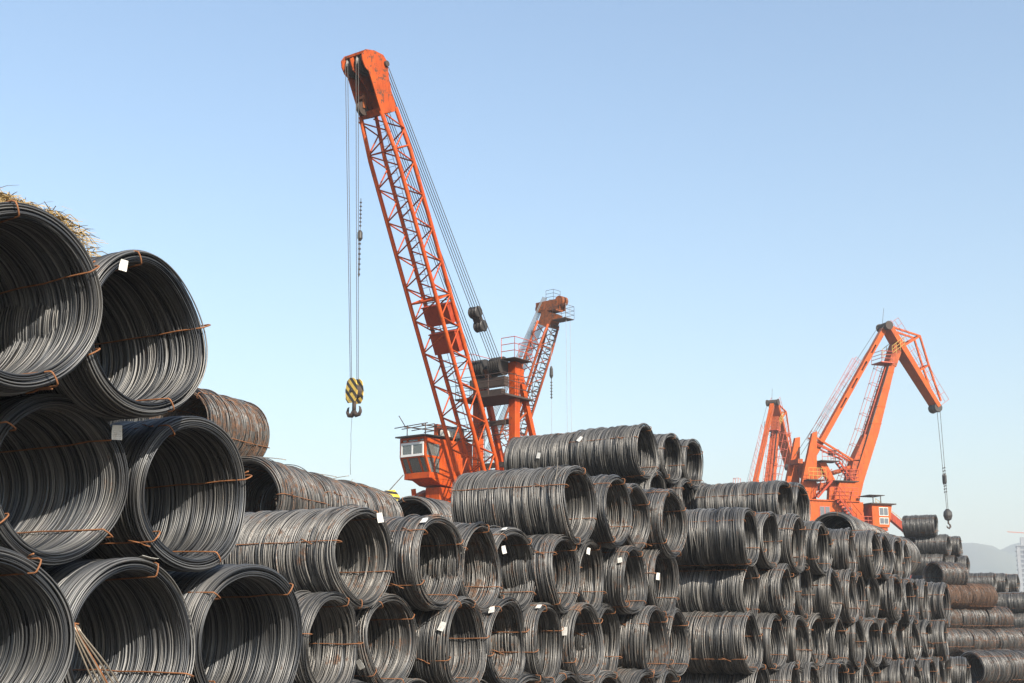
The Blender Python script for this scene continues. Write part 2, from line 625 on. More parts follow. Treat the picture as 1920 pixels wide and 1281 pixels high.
coil_kind('near_one', 1.75, LAY_A, 0.0122, 72, 5, 11, 0.42, 0.0065)
coil_kind('near_two', 1.85, LAY_A, 0.0122, 72, 5, 12, 0.5, 0.0065)
coil_kind('near_three', 1.65, LAY_A, 0.0122, 72, 5, 13, 0.38, 0.0065)
coil_kind('middle_long', 2.0, LAY_B, 0.0132, 64, 4, 21, 0.85, 0.0066)
coil_kind('middle_one', 1.75, LAY_B, 0.0132, 64, 4, 22, 0.8, 0.0066)
coil_kind('middle_two', 1.6, LAY_B, 0.0132, 64, 4, 23, 1.0, 0.0066)
coil_kind('far_long', 1.95, LAY_C, 0.0152, 48, 4, 31, 1.0, 0.0075)
coil_kind('far_one', 1.75, LAY_C, 0.0152, 48, 4, 32, 0.95, 0.0075)
coil_kind('far_two', 1.65, LAY_C, 0.0152, 48, 4, 33, 1.2, 0.0075)
TAG_ME = tag_mesh()

ORD = ['first', 'second', 'third', 'fourth', 'fifth', 'sixth', 'seventh', 'eighth', 'ninth', 'tenth', 'eleventh', 'twelfth',
       'thirteenth', 'fourteenth', 'fifteenth', 'sixteenth']


def coil(loc, az, kind, label, group, rust=0.2, ties=4, tag_at=None, squash=0.975, tilt=0.0, pale=0.75, stray=0):
    """one wire coil; az = bearing of its bore, seen from the open front into the bundle"""
    k = KIND[kind]
    root = empty('wire_coil', loc, -math.radians(az))
    root.rotation_euler.x = math.radians(tilt)
    g = rng.uniform(0.965, 1.02)
    root.scale = (g * rng.uniform(0.985, 1.02), 1, g * (squash + rng.uniform(-0.035, 0.02)))
    tag(root, label, 'wire coil', group)
    w = bpy.data.objects.new('windings', k['mesh'])
    col.objects.link(w)
    w.parent = root
    roll = rng.rand() * 360
    w.rotation_euler = (0, math.radians(roll), 0)
    w.color = (rust, min(1.0, pale * rng.uniform(0.75, 1.25)), 0, 1)
    base = rng.uniform(10, 80)
    for i in range(ties):
        t = bpy.data.objects.new('tie_wire', k['tie'][i % 2])
        col.objects.link(t)
        t.parent = root
        t.rotation_euler = (0, math.radians(base + i * 360 / ties + rng.uniform(-14, 14)), 0)
    if stray:
        # a turn that has sprung loose: it leaves the bundle and ends in the air
        for q in range(stray):
            a0, y0, sg = rng.uniform(-60, 20), rng.uniform(0.1, k['L'] - 0.2), rng.choice((-1, 1))
            pts = []
            for i in range(11):
                t = i / 10
                aa = math.radians(a0 + sg * 42 * t)
                rr = R0 + 0.004 + 0.16 * t ** 2.2
                pts.append((rr * math.sin(aa), y0 + 0.1 * t * t, rr * math.cos(aa)))
            MB().tube(pts, 0.0065, 5).build('loose_end', 'strand', root)
    if tag_at is not None:
        a, y, sz = tag_at
        ct = bpy.data.objects.new('card_tag', TAG_ME)
        col.objects.link(ct)
        ct.parent = root
        ar = math.radians(a)
        if y <= 0:
            ct.location = ((R0 - 0.02) * math.sin(ar), -0.075, (R0 - 0.02) * math.cos(ar) - 0.06 * sz)
            ct.rotation_euler = (math.radians(rng.uniform(-6, 6)), math.radians(rng.uniform(-18, 18)), math.radians(-20))
        else:
            ct.location = ((R0 + 0.035) * math.sin(ar), y, (R0 + 0.035) * math.cos(ar))
            ct.rotation_euler = Matrix.Rotation(math.radians(a), 3, 'Y').to_euler()
            mt = Matrix.Rotation(ar, 3, 'Y') @ Matrix.Rotation(math.radians(-90), 3, 'X') @ Matrix.Rotation(math.radians(rng.uniform(60, 120)), 3, 'Y')
            ct.rotation_euler = mt.to_euler()
        ct.scale = (sz * 0.82,) * 3
    return root


# the wall of stacks runs away to the right; u along it, p out of it towards its open fronts
AZW = math.radians(31)
UX, UY = math.sin(AZW), math.cos(AZW)
NX, NY = UY, -UX


def wall_pt(u, p, z):
    return (-1.2 + u * UX + p * NX, 15.7 + u * UY + p * NY, EYE + z)


def stack_coil(u, p, z, kind, label, group, rust=0.2, az=-59, **kw):
    return coil(wall_pt(u, p, z), az + rng.normal(0, 1.6), kind, label, group, rust, **kw)


def jit(s):
    return float(rng.normal(0, s))


LAYN = ['ground layer', 'second layer', 'third layer', 'fourth layer', 'fifth layer', 'sixth layer']
# --- near stack, left of the picture
GA = 'coils of the near left stack'
kA = ['near_one', 'near_two', 'near_three']
a_lab = {
    (3, 0): 'big dark wire coil cut by left edge on top of near left stack, under straw',
    (3, 1): 'big dark wire coil at right end of top layer of near left stack',
    (2, 0): 'big wire coil on the left in third layer of near left stack',
    (2, 1): 'big wire coil right in third layer of near left stack, rust on lower rim',
    (1, 0): 'big wire coil cut by lower left corner of the picture',
    (1, 1): 'big wire coil in bottom row at left, loose strands hanging across its opening',
    (1, 2): 'big wire coil at right end of bottom row, near left stack',
    (0, 0): 'wire coil lowest on the left under the near left stack',
    (0, 1): 'wire coil lowest in the middle under the near left stack',
    (0, 2): 'wire coil lowest on the right under the near left stack',
}
A_T = [(1, 0, -7.2, 1.95, -0.03), (1, 1, -5.98, 1.9, -0.04), (1, 2, -4.68, 1.85, -0.03),
       (2, 0, -6.63, 1.8, 1.06), (2, 1, -5.33, 1.8, 1.085), (3, 0, -7.4, 2.25, 2.12), (3, 1, -6.26, 2.17, 2.11),
       (0, 0, -6.6, 1.9, -1.1), (0, 1, -5.34, 1.85, -1.1), (0, 2, -4.0, 1.8, -1.1)]
near = {}
for i, (t, k, u, p, z) in enumerate(A_T):
    tg = {(3, 1): (-38, 0, 0.75), (2, 0): (42, 0, 1.0), (1, 1): (10, 0.03, 1.1)}.get((t, k))
    near[(t, k)] = stack_coil(u, p, z, kA[(i * 2 + t) % 3], a_lab[(t, k)], GA, rust=0.1 + 0.12 * rng.rand(), tag_at=tg, pale=0.08)
# loose strands across one opening, from a tie at the left rim down across the bore
for k in range(6):
    pts = []
    for i in range(14):
        t = i / 13
        x = -0.585 + 0.006 * k + (0.44 + 0.045 * k) * t ** 1.35
        z = 0.15 - 0.006 * k - 0.8 * t + (0.02 + 0.012 * k) * math.sin(math.pi * t)
        pts.append((x, -0.03 - 0.008 * k - (0.03 + 0.012 * (k % 3)) * math.sin(math.pi * t), z))
    MB().tube(pts, 0.0065, 6).build('loose_strand', 'tie' if k == 3 else 'strand', near[(1, 1)])
# second rank of the near stack, mostly hidden
stack_coil(-4.25, -0.12, 1.02, 'near_one', 'wire coil half hidden in the gap behind the near left stack', GA, pale=0.08)
stack_coil(-4.8, 0.1, 1.95, 'near_three', 'wire coil lying behind the top right coil of the near left stack', GA, pale=0.08)

# --- middle stack
GB = 'coils of the middle stack'
B_rows = {
    0: ([-0.95 + 1.26 * k for k in range(9)], -1.11),
    1: ([-0.3, 1.02, 2.4, 3.6, 4.72, 5.97, 7.12, 8.36, 9.7], -0.08),
    2: ([0.3, 1.78, 2.93, 4.06, 5.2, 6.36, 7.72, 9.12], 0.94),
    3: ([5.6, 6.93, 8.1, 9.3], 2.02),
}
B_tag = {(2, 0): (18, 0, 1.1), (2, 1): (-35, 0.05, 1.1), (2, 2): (55, 0, 1), (2, 3): (-25, 0.04, 1), (2, 5): (-40, 0, 1), (2, 7): (-75, 0, 1.1),
         (1, 1): (-115, 0.1, 1.1), (1, 2): (-70, 0.06, 1.1), (1, 3): (-45, 0.05, 1.1), (1, 5): (-75, 0.1, 1.2), (1, 4): (-30, 0.05, 1), (2, 6): (-60, 0.05, 1)}
for t, (us, z) in B_rows.items():
    for k, u in enumerate(us):
        kind = ['middle_one', 'middle_two', 'middle_long'][(k + t) % 3]
        if (t, k) in ((2, 0), (3, 0)):
            kind = 'middle_long'
        ln = 'top layer' if t == 3 else LAYN[t]
        desc = 'grey wire coil with a white tag' if (t, k) in B_tag else 'grey wire coil'
        if (t, k) == (2, 0):
            lab = 'long grey wire coil with whole side showing at left end of middle stack'
        elif (t, k) == (3, 0):
            lab = 'long grey wire coil on top of middle stack, in front of lattice crane foot'
        else:
            lab = '%s, %s from left in %s of middle stack' % (desc, ORD[k], ln)
        p = -0.8 + jit(0.1)
        if (t, k) == (2, 0):
            p = -0.86
        if (t, k) == (3, 0):
            p = -0.72
        stack_coil(u, p, z + jit(0.012), kind, lab, GB, rust=0.3 + 0.22 * rng.rand(), tag_at=B_tag.get((t, k)), az=-63 + jit(1.5), stray=1 if t >= 2 and rng.rand() < 0.45 else 0)

# back rank of the middle stack: carries the coils that lie across it
GH = 'coils of the back rank of the middle stack'
for t, z in ((0, -1.11), (1, -0.08), (2, 0.94)):
    for k in range(8):
        stack_coil(0.4 + 0.63 * (t % 2) + 1.26 * k, -4.2, z, 'far_one', 'grey wire coil, %s from left in %s of back rank behind middle stack' % (ORD[k], LAYN[t]), GH, rust=0.3, ties=2)

# --- long right-hand stack
GC = 'coils of the long right stack'
C_rows = {
    0: ([13.6 + 1.25 * k for k in range(13)], -1.12),
    1: ([13.0 + 1.25 * k for k in range(13)], -0.1),
    2: ([13.55 + 1.25 * k for k in range(12)], 0.96),
    3: ([13.0 + 1.25 * k for k in range(10)], 2.0),
    4: ([16.6, 17.8], 2.98),
}
for t, (us, z) in C_rows.items():
    for k, u in enumerate(us):
        kind = ['far_one', 'far_two', 'far_long'][(2 * k + t) % 3]
        if k == 0:
            kind = 'far_long'
        ln = 'top layer' if t == 4 else LAYN[t]
        tg = None
        lab = 'grey wire coil, %s from left in %s of long right stack' % (ORD[k], ln)
        if k == 0 and t < 4:
            lab = 'grey wire coil with whole side showing, left end of %s, long right stack' % ln
        if (t, k) == (3, 0):
            tg = (-80, 1.35, 1.25)
            lab = 'grey wire coil with white tag on its side, left end of fourth layer, right stack'
        if (t, k) in ((3, 8), (1, 5)):
            tg = (-50, 0.3, 1.2)
        stack_coil(u + jit(0.05), -0.72 + 0.03 * k + jit(0.14) - (0.6 if t == 4 else 0), z + jit(0.02), kind, lab, GC,
                   rust=0.2 + 0.25 * rng.rand(), tag_at=tg, az=-63 + jit(1.5))

# --- rank behind the right-hand stack, standing higher
GD = 'coils of the higher rank behind the right stack'
for k, u in enumerate([14.6, 16.2, 17.4, 18.4]):
    stack_coil(u, -3.5, 3.06, 'far_one', 'grey wire coil, %s from left in row just below highest coils of centre' % ORD[k], GD, rust=0.25, az=-63 + jit(1.5))
for k, u in enumerate([14.0, 15.4, 16.65]):
    stack_coil(u, -3.5, 4.04, 'far_two' if k == 0 else 'far_one', 'grey wire coil, %s open end from left in highest row of centre' % ORD[k], GD,
               rust=0.22, tag_at=(-60, 1.4, 1.3) if k == 0 else None, az=-60)
stack_coil(13.98, -5.22, 3.98, 'far_two', 'grey wire coil lying lengthwise behind the highest row, beside the lattice crane', GD, rust=0.25, tag_at=(-85, 0.7, 1.2), az=-61)
for k, u in enumerate([13.4, 14.65, 15.9, 17.15, 18.4]):
    stack_coil(u, -3.5, 2.04, 'far_one', 'grey wire coil, %s from left under the higher rank behind right stack' % ORD[k], GD, rust=0.25, az=-60)

# --- coils turned the other way behind the stacks
GE = 'rusty coils turned the other way behind the stacks'
coil((-4.93, 19.4, EYE + 3.06), 22, 'middle_two', 'rusty brown wire coil behind right shoulder of the near left stack', GE, rust=0.72, stray=2)
coil((-5.3, 19.7, EYE + 2.06), 15, 'middle_one', 'rusty wire coil under the brown coil behind the near left stack', GE, rust=0.5)
x, y = -4.0, 19.9
for k in range(3):
    coil((x, y, EYE + 2.06 + 0.02 * k), 15, 'middle_one', 'rusty wire coil, %s of a row lying end to end behind the middle stack' % ORD[k], GE, rust=0.55, stray=2)
    x += math.sin(math.radians(15)) * 1.84
    y += math.cos(math.radians(15)) * 1.84
coil((-2.0, 26.2, EYE + 2.12), 26, 'middle_one', 'rusty wire coil below the orange crane cab, dark opening facing left', GE, rust=0.5)
coil((-1.2, 27.9, EYE + 2.12), 26, 'middle_one', 'rusty wire coil just right of and below the orange crane cab', GE, rust=0.5)
x, y = 9.1, 38.0
for k in range(3):
    coil((x, y, EYE + 2.86 - 0.02 * k), 27, 'far_one', 'brownish wire coil, %s of a row in front of far crane house' % ORD[k], GE, rust=0.42)
    x += math.sin(math.radians(27)) * 1.8
    y += math.cos(math.radians(27)) * 1.8
coil((10.7, 40.2, EYE + 2.5), 30, 'far_one', 'brownish wire coil with wide dark opening below the far crane cab', GE, rust=0.42)
coil((11.62, 41.76, EYE + 2.5), 30, 'far_one', 'brownish wire coil lying behind the wide dark opening below far crane cab', GE, rust=0.42)

# --- rusty stack at the far right, ends facing left
GF = 'coils of the rusty far right stack'
for k in range(4):
    coil((16.9 + 1.53 * k, 50.6 + 1.0 * k, EYE - 1.13), 57, 'far_one', 'wire coil, %s from left in the front ground row at far right' % ORD[k], GF, rust=0.5)
F_rows = [(0, 20.2, 62, -1.13, 4), (1, 19.3, 62, -0.18, 4), (2, 18.9, 62, 0.84, 3), (3, 19.4, 62, 1.86, 2), (4, 19.3, 62, 2.8, 1)]
for t, x, y, z, n in F_rows:
    for k in range(n):
        coil((x, y, EYE + z), 57, 'far_one', 'rusty wire coil, %s from left in %s of low far right stack' % (ORD[k], LAYN[t]), GF,
             rust=0.95 if t == 3 else 0.55 + 0.15 * rng.rand())
        x += math.sin(math.radians(57)) * 1.83
        y += math.cos(math.radians(57)) * 1.83

# --- farthest stack by the hills
GG = 'coils of the farthest stack'
GS = 75 / 69
G_rows = [('top', 5.6, [21.82]), ('second row from top', 4.62, [20.75, 22.4, 23.0]), ('third row from top', 3.66, [22.1, 22.7, 23.3]),
          ('fourth row from top', 2.7, [24.6, 25.2, 25.8]), ('fifth row from top', 1.72, [26.2, 26.85]),
          ('sixth row from top', 0.72, [26.2, 26.85]), ('lowest row but one', -0.28, [26.2, 26.85])]
for nm, z, xs in G_rows:
    for k, x in enumerate(xs):
        # neighbours in a row stand one coil deeper along the wall
        y = 69 + 1.1 * k if nm != 'second row from top' else (70.2, 69.0, 70.1)[k]
        x = x * y / 69
        lab = 'dark wire coil alone at the very top of the farthest stack' if nm == 'top' else 'dark wire coil, %s from left in %s of farthest stack' % (ORD[k], nm)
        coil((x * GS, y * GS, EYE + z * GS), -62 + jit(1), 'far_one', lab, GG, rust=0.22)


for t, z in enumerate((-1.12, -0.2, 0.72, 1.72, 2.7)):
    for k, x in enumerate((22.0, 22.9, 23.8)):
        y = 71 + 1.1 * k
        coil((x * y / 69 * GS, y * GS, EYE + max(z * GS, -1.12)), -62 + jit(1), 'far_one', 'dark wire coil, %s from left in %s of farthest stack behind rusty stack' % (ORD[k], LAYN[t]), 'lower coils of the farthest stack', rust=0.22, ties=2)


# ------------------------------------------------------------------ straw on the near stack
def make_straw():
    r = random.Random(5)
    mb = MB()
    # a mat of straw laid along the valley between the two topmost bundles
    a = Vector(wall_pt(-6.68, 1.7, 2.72))
    b = Vector(wall_pt(-7.6, 0.75, 3.06))
    for i in range(7000):
        t = r.random()
        c = a.lerp(b, t)
        wdt = 0.34
        s = r.gauss(0, 0.5)
        h = max(0, (0.26 + 0.1 * t) * (1 - s * s)) * r.random() ** 0.6
        p = c + Vector((UX, UY, 0)) * s * wdt + Vector((0, 0, h - 0.05))
        d = Vector((r.gauss(0, 1), r.gauss(0, 1), r.gauss(-0.05, 0.14))).normalized()
        ln = r.uniform(0.06, 0.2)
        q = p + d * ln * 0.5 + Vector((0, 0, r.uniform(-0.01, 0.03)))
        e = p + d * ln + Vector((0, 0, r.uniform(-0.05, 0.01)))
        w = d.cross(Vector((r.gauss(0, 1), r.gauss(0, 1), r.gauss(0, 1)))).normalized() * 0.0032
        mb.add([p - w, p + w, q + w, q - w, e + w * 0.5, e - w * 0.5], [(0, 1, 2, 3), (3, 2, 4, 5)])
    o = mb.build('straw', 'straw')
    tag(o, 'loose yellow straw matting lying on top of the near left stack', 'straw', kind='stuff')


make_straw()


# ------------------------------------------------------------------ lattice jib cranes
def lattice_crane(loc, yaw, luff_deg, label, group, paint, head_paint, chord_paint, detailed=True, rope='rope', head='fork'):
    """local x = outreach, y = right-hand side, z up, ground at 0"""
    c = empty('portal_crane', (loc[0], loc[1], 0), math.radians(yaw))
    tag(c, label, 'crane', group)
    Lr = math.radians(luff_deg)
    bx, bz = math.cos(Lr), math.sin(Lr)
    F0 = Vector((0, 0, 8.2))
    B = Vector((bx, 0, bz))
    V = Vector((-bz, 0, bx))
    HW, HV = 0.775, 0.515

    def P(t, a, v):
        return F0 + B * t + Vector((0, a, 0)) + V * v

    # ---- portal below
    g = MB()
    g.box(-3.6, 3.6, -3.4, -2.7, 4.2, 5.2).box(-3.6, 3.6, 2.7, 3.4, 4.2, 5.2)
    g.box(-3.5, -2.8, -2.7, 2.7, 4.3, 5.1).box(2.8, 3.5, -2.7, 2.7, 4.3, 5.1)
    g.drum((0, 0, 4.2), [(0, 1.9), (1.2, 1.7), (1.9, 1.6), (2.3, 1.9)], 24, 'z')
    g.build('portal_frame', paint, c)
    for sx in (-1, 1):
        for sy in (-1, 1):
            lg = MB().bar((3.2 * sx, 3.05 * sy, 4.25), (3.9 * sx, 3.5 * sy, 0.6), 0.6, 0.7)
            lg.box(3.9 * sx - 1.2, 3.9 * sx + 1.2, 3.5 * sy - 0.3, 3.5 * sy + 0.3, 0.0, 0.62)
            lg.build('leg', paint, c)
    # ---- slewing deck and house
    d = MB().box(-5.2, 1.5, -1.75, 1.75, 6.5, 6.95).box(-5.0, 1.3, -1.6, -1.2, 6.95, 7.5).box(-5.0, 1.3, 1.2, 1.6, 6.95, 7.5)
    d.build('deck', paint, c)
    h = MB().box(-5.1, -1.8, -1.6, 1.6, 7.0, 9.1)
    h.box(-5.3, -1.7, -1.75, 1.75, 9.1, 9.2)
    h.build('machine_house', paint, c)

    # ---- boom: head plates as the part, chords and braces as its pieces
    hb = MB()
    poly = [(17.3, -0.56), (18.6, -0.6), (19.15, -0.62), (19.35, -0.78), (19.65, -0.84), (19.92, -0.76), (20.1, -0.45),
            (20.0, 0.1), (19.75, 0.62), (19.4, 0.78), (18.85, 0.6), (18.2, 0.5), (17.3, 0.54)]
    if head == 'fork':
        for y0, y1 in ((-0.62, -0.57), (0.57, 0.62)):
            pl = [P(t, 0, v) for t, v in poly]
            hb.prism([(p.x, p.z) for p in pl], y0, y1)
        for y0, y1 in ((-0.13, -0.09),):
            pl = [P(t, 0, v) for t, v in [(18.3, -0.1), (19.15, -0.5), (19.4, -0.78), (19.9, -0.75), (20.0, -0.3), (19.4, 0.4), (18.3, 0.4)]]
            hb.prism([(p.x, p.z) for p in pl], y0, y1)
        hb.bar(P(17.3, 0, 0.38), P(19.0, 0, 0.36), 1.14, 0.05)
        hb.bar(P(18.95, 0, 0.36), P(19.75, 0, 0.58), 1.14, 0.05)
        hb.bar(P(17.32, 0, -0.45), P(17.6, 0, -0.46), 1.14, 0.12)
        hb.bar(P(20.0, -0.57, -0.42), P(20.0, 0.57, -0.42), 0.16, 0.12, ref=(1, 0, 0))
    else:
        hb.prism([(p.x, p.z) for p in [P(17.2, 0, -0.5), P(18.3, 0, -0.7), P(18.3, 0, 0.55), P(17.2, 0, 0.5)]], -0.5, 0.5)
        top = P(18.3, 0, 0)
        hb.box(top.x - 1.1, top.x + 0.9, -0.5, -0.44, top.z + 0.05, top.z + 0.8)
        hb.box(top.x - 1.1, top.x + 0.9, 0.44, 0.5, top.z + 0.05, top.z + 0.8)
        hb.box(top.x - 0.7, top.x + 0.7, -0.43, 0.43, top.z, top.z + 0.66)
    boom = hb.build('boom', head_paint, c)
    chords = {}
    T0_, T1_ = 0.0, 17.45
    for nm, a, v in (('bl', -1, -1), ('br', 1, -1), ('tr', 1, 1), ('tl', -1, 1)):
        pts = [P(T0_, a * HW * 0.92, v * 0.3), P(1.2, a * HW, v * HV), P(9, a * HW, v * HV), P(15.5, a * HW * 0.98, v * HV * 0.98), P(T1_, a * 0.59, v * 0.52)]
        MB().tube(pts, 0.095 if v < 0 or a > 0 else 0.085, 10).build('chord', chord_paint, boom)
    bay = 1.5
    nb = 11
    faces = [((-1, -1), (1, -1)), ((1, -1), (1, 1)), ((-1, 1), (1, 1)), ((-1, -1), (-1, 1))]
    for fi, (A, D) in enumerate(faces):
        for k in range(nb):
            t0 = 0.75 + k * bay
            pa = P(t0, A[0] * HW, A[1] * HV)
            pm = P(t0 + bay / 2, D[0] * HW, D[1] * HV)
            pb = P(t0 + bay, A[0] * HW, A[1] * HV)
            for s, e in ((pa, pm), (pm, pb)):
                MB().tube([s, e], 0.036, 5, caps=False).build('brace', chord_paint, boom)
    for t in (0.75, 9.0, 15.75):
        m = MB()
        ring = [P(t, s * HW, v * HV) for s, v in ((-1, -1), (1, -1), (1, 1), (-1, 1))]
        for i in range(4):
            m.tube([ring[i], ring[(i + 1) % 4]], 0.04, 5, caps=False)
        m.tube([ring[0], ring[2]], 0.035, 5, caps=False)
        m.build('frame', chord_paint, boom)
    # ladder up the far side
    m = MB()
    for s in (-0.18, 0.18):
        m.tube([P(1.0, -HW + 0.2 + s, HV + 0.12), P(17.2, -HW + 0.2 + s, HV + 0.12)], 0.016, 4, caps=False)
    for k in range(52):
        t = 1.1 + k * 0.31
        m.tube([P(t, -HW + 0.02, HV + 0.12), P(t, -HW + 0.38, HV + 0.12)], 0.011, 4, caps=False)
    m.build('ladder', 'rail_dark', boom)

    if detailed:
        # two red ballast plates inside the boom
        for ta, tb in ((7.75, 8.65), (6.45, 7.4)):
            m = MB()
            m.bar(P(ta, 0, HV * 0.62), P(tb, 0, HV * 0.62), 1.42, 0.34)
            m.bar(P(tb - 0.02, 0, HV * 0.62), P(tb + 0.03, 0, HV * 0.62), 1.5, 0.42)
            m.build('ballast_plate', 'red', boom)
            MB().tube([P(tb + 0.15, -HW, HV * 0.8), P(tb + 0.15, HW, HV * 0.8)], 0.02, 5).build('cable', 'grease', boom)
        # head sheaves
        for y in (-0.36, 0.22):
            q = P(19.55, y, -0.2)
            MB().drum((q.x, q.y, q.z), [(-0.14, 0.5), (-0.11, 0.5), (-0.06, 0.42), (0, 0.42), (0.06, 0.42), (0.11, 0.5), (0.14, 0.5)], 22).build('head_sheave', 'grease', boom)
        q = P(19.35, 0.0, 0.62)
        MB().drum((q.x, q.y, q.z), [(-0.72, 0.13), (0.72, 0.13)], 14).build('pin', 'rustdark', boom)
        # pulley on the underside
        q = P(17.75, -0.3, -0.62)
        MB().drum((q.x, q.y, q.z), [(-0.09, 0.3), (-0.06, 0.3), (-0.03, 0.24), (0.03, 0.24), (0.06, 0.3), (0.09, 0.3)], 18).build('pulley', 'rustdark', boom)
        m = MB()
        m.bar(P(17.75, -0.42, -0.6), P(18.35, -0.42, -0.35), 0.04, 0.2).bar(P(17.75, -0.18, -0.6), P(18.35, -0.18, -0.35), 0.04, 0.2)
        m.bar(P(18.2, -0.45, -0.5), P(18.2, -0.1, -0.5), 0.1, 0.12, ref=(1, 0, 0))
        m.build('pulley_bracket', 'orange_brown', boom)

    # ---- A-frame
    for s in (-1, 1):
        MB().box(-1.14, -0.76, 1.05 * s - 0.19, 1.05 * s + 0.19, 6.95, 14.15).build('tower_leg', paint, c, 0.02)
        MB().bar((-1.3, 1.05 * s, 13.75), (-3.25, 1.05 * s, 8.6), 0.22, 0.26).build('back_stay', paint, c)
    m = MB()
    m.bar((-0.95, -0.83, 14.0), (-0.95, 0.83, 14.0), 0.45, 0.3, ref=(1, 0, 0))
    m.bar((-0.4, -1.0, 13.2), (-0.4, 1.0, 13.2), 0.36, 0.42, ref=(1, 0, 0))
    m.build('head_beam', 'rustdark', c)
    MB().box(-1.9, 0.3, -1.45, 1.45, 12.42, 12.5).box(-0.55, -0.25, -0.83, 0.83, 12.5, 12.85).build('platform', 'rustdark', c)
    MB().box(-1.5, -0.1, 0.9, 1.7, 14.16, 14.19).build('platform', 'rustdark', c)
    for z in (11.4, 9.45):
        MB().bar((-0.95, -0.84, z), (-0.95, 0.84, z), 0.22, 0.22, ref=(1, 0, 0)).build('cross_beam', 'rustdark', c)  # dark beam colour covers grease and painted-in shade between the legs
    # gussets where the stays meet the legs
    for s in (-1, 1):
        MB().prism([(-0.74, 13.6), (-0.74, 14.13), (-1.16, 14.13), (-1.42, 13.8), (-1.4, 13.4), (-1.16, 13.1)], s * 1.05 - 0.21, s * 1.05 + 0.21).build('gusset', paint, c)
    for s in (-1, 1):
        m = MB()
        prof = []
        for k in range(6):
            y = -0.3 + k * 0.1
            prof += [(y, 0.44), (y + 0.03, 0.44), (y + 0.045, 0.37), (y + 0.07, 0.37)]
        prof += [(0.3, 0.44), (0.33, 0.44)]
        m.drum((-0.42, 0.52 * s, 13.92), prof, 26)
        m.build('rope_sheaves', 'grease', c)
        MB().bar((-0.42, 0.14 * s, 13.9), (-0.75, 0.14 * s, 13.1), 0.07, 0.5).build('sheave_bracket', 'orange_brown', c)
    # railings
    r1 = MB().rail([(-0.12, 0.92, 14.2), (-0.12, 1.68, 14.2), (-1.48, 1.68, 14.2), (-1.48, 0.92, 14.2)], 0.95, 0.018)
    r1.build('railing', 'rail', c)
    r2 = MB().rail([(0.28, -1.43, 12.5), (0.28, 1.43, 12.5), (-1.85, 1.43, 12.5)], 0.95, 0.018)
    r2.rail([(0.28, -1.43, 12.5), (-1.85, -1.43, 12.5)], 0.95, 0.018)
    r2.build('railing', 'rail_dark', c)
    r3 = MB().rail([(0.2, -1.4, 10.35), (0.2, 1.4, 10.35)], 0.9, 0.016).rail([(-1.8, -0.8, 10.6), (-1.8, 0.8, 10.6)], 1.0, 0.016, rows=5)
    r3.build('railing', 'rail_dark', c)
    r4 = MB().rail([(0.0, -1.7, 13.6), (0.0, -0.7, 13.6), (-1.5, -0.7, 13.6)], 1.0, 0.016)
    r4.build('railing', 'rail', c)
    m = MB()
    for s in (-0.2, 0.2):
        m.tube([(-0.6, -0.6 + s, 7.5), (-0.6, -0.6 + s, 13.4)], 0.018, 4, caps=False)
    for k in range(19):
        m.tube([(-0.6, -0.8, 7.7 + k * 0.3), (-0.6, -0.4, 7.7 + k * 0.3)], 0.012, 4, caps=False)
    m.build('ladder', 'rail_dark', c)
    # bracing between the tower legs
    for (a, b) in (((-0.95, -0.85, 7.2), (-0.95, 0.85, 9.35)), ((-0.95, 0.85, 7.2), (-0.95, -0.85, 9.35)), ((-2.6, -0.9, 9.6), (-2.6, 0.9, 9.6)),
                   ((-1.2, 1.05, 9.2), (-2.6, 1.05, 9.9)), ((-1.2, 1.05, 11.4), (-2.0, 1.05, 12.0)), ((-1.2, -1.05, 11.4), (-2.0, -1.05, 12.0))):
        MB().tube([a, b], 0.05, 5).build('brace', 'orange_dirty', c)

    # ---- luffing ropes
    n = 5
    for s in (-1, 1):
        for k in range(n):
            y = 0.55 * s + (k - 2) * 0.15
            a = P(19.2, y * 0.75, 0.72)
            b = Vector((-0.42 + 0.3, y, 14.28 - 0.02 * k))
            MB().tube([a, b], 0.017 if detailed else 0.03, 5, caps=False).build('luffing_rope', rope, c)
    if detailed:
        a, b = P(19.2, 0.4, 0.72), Vector((-0.1, 0.45, 14.3))
        for f_, nm in ((0.835, 0), (0.885, 1)):
            q = a.lerp(b, f_)
            MB().drum((q.x, 0.4, q.z), [(-0.24, 0.24), (-0.2, 0.28), (-0.1, 0.22), (0, 0.27), (0.1, 0.22), (0.2, 0.28), (0.24, 0.24)], 18).build('floating_sheave', 'grease', c)
        q0, q1 = a.lerp(b, 0.835), a.lerp(b, 0.885)
        MB().bar((q0.x, 0.4, q0.z), (q1.x, 0.4, q1.z), 0.4, 0.22).build('sheave_link', 'rustdark', c)
    return c, P, boom


main, MP, main_boom = lattice_crane((-1.3, 60.3), 233.4, 64.4, 'large orange lattice boom crane with glazed cab behind the middle stack', None,
                                    'orange', 'head', 'orange')


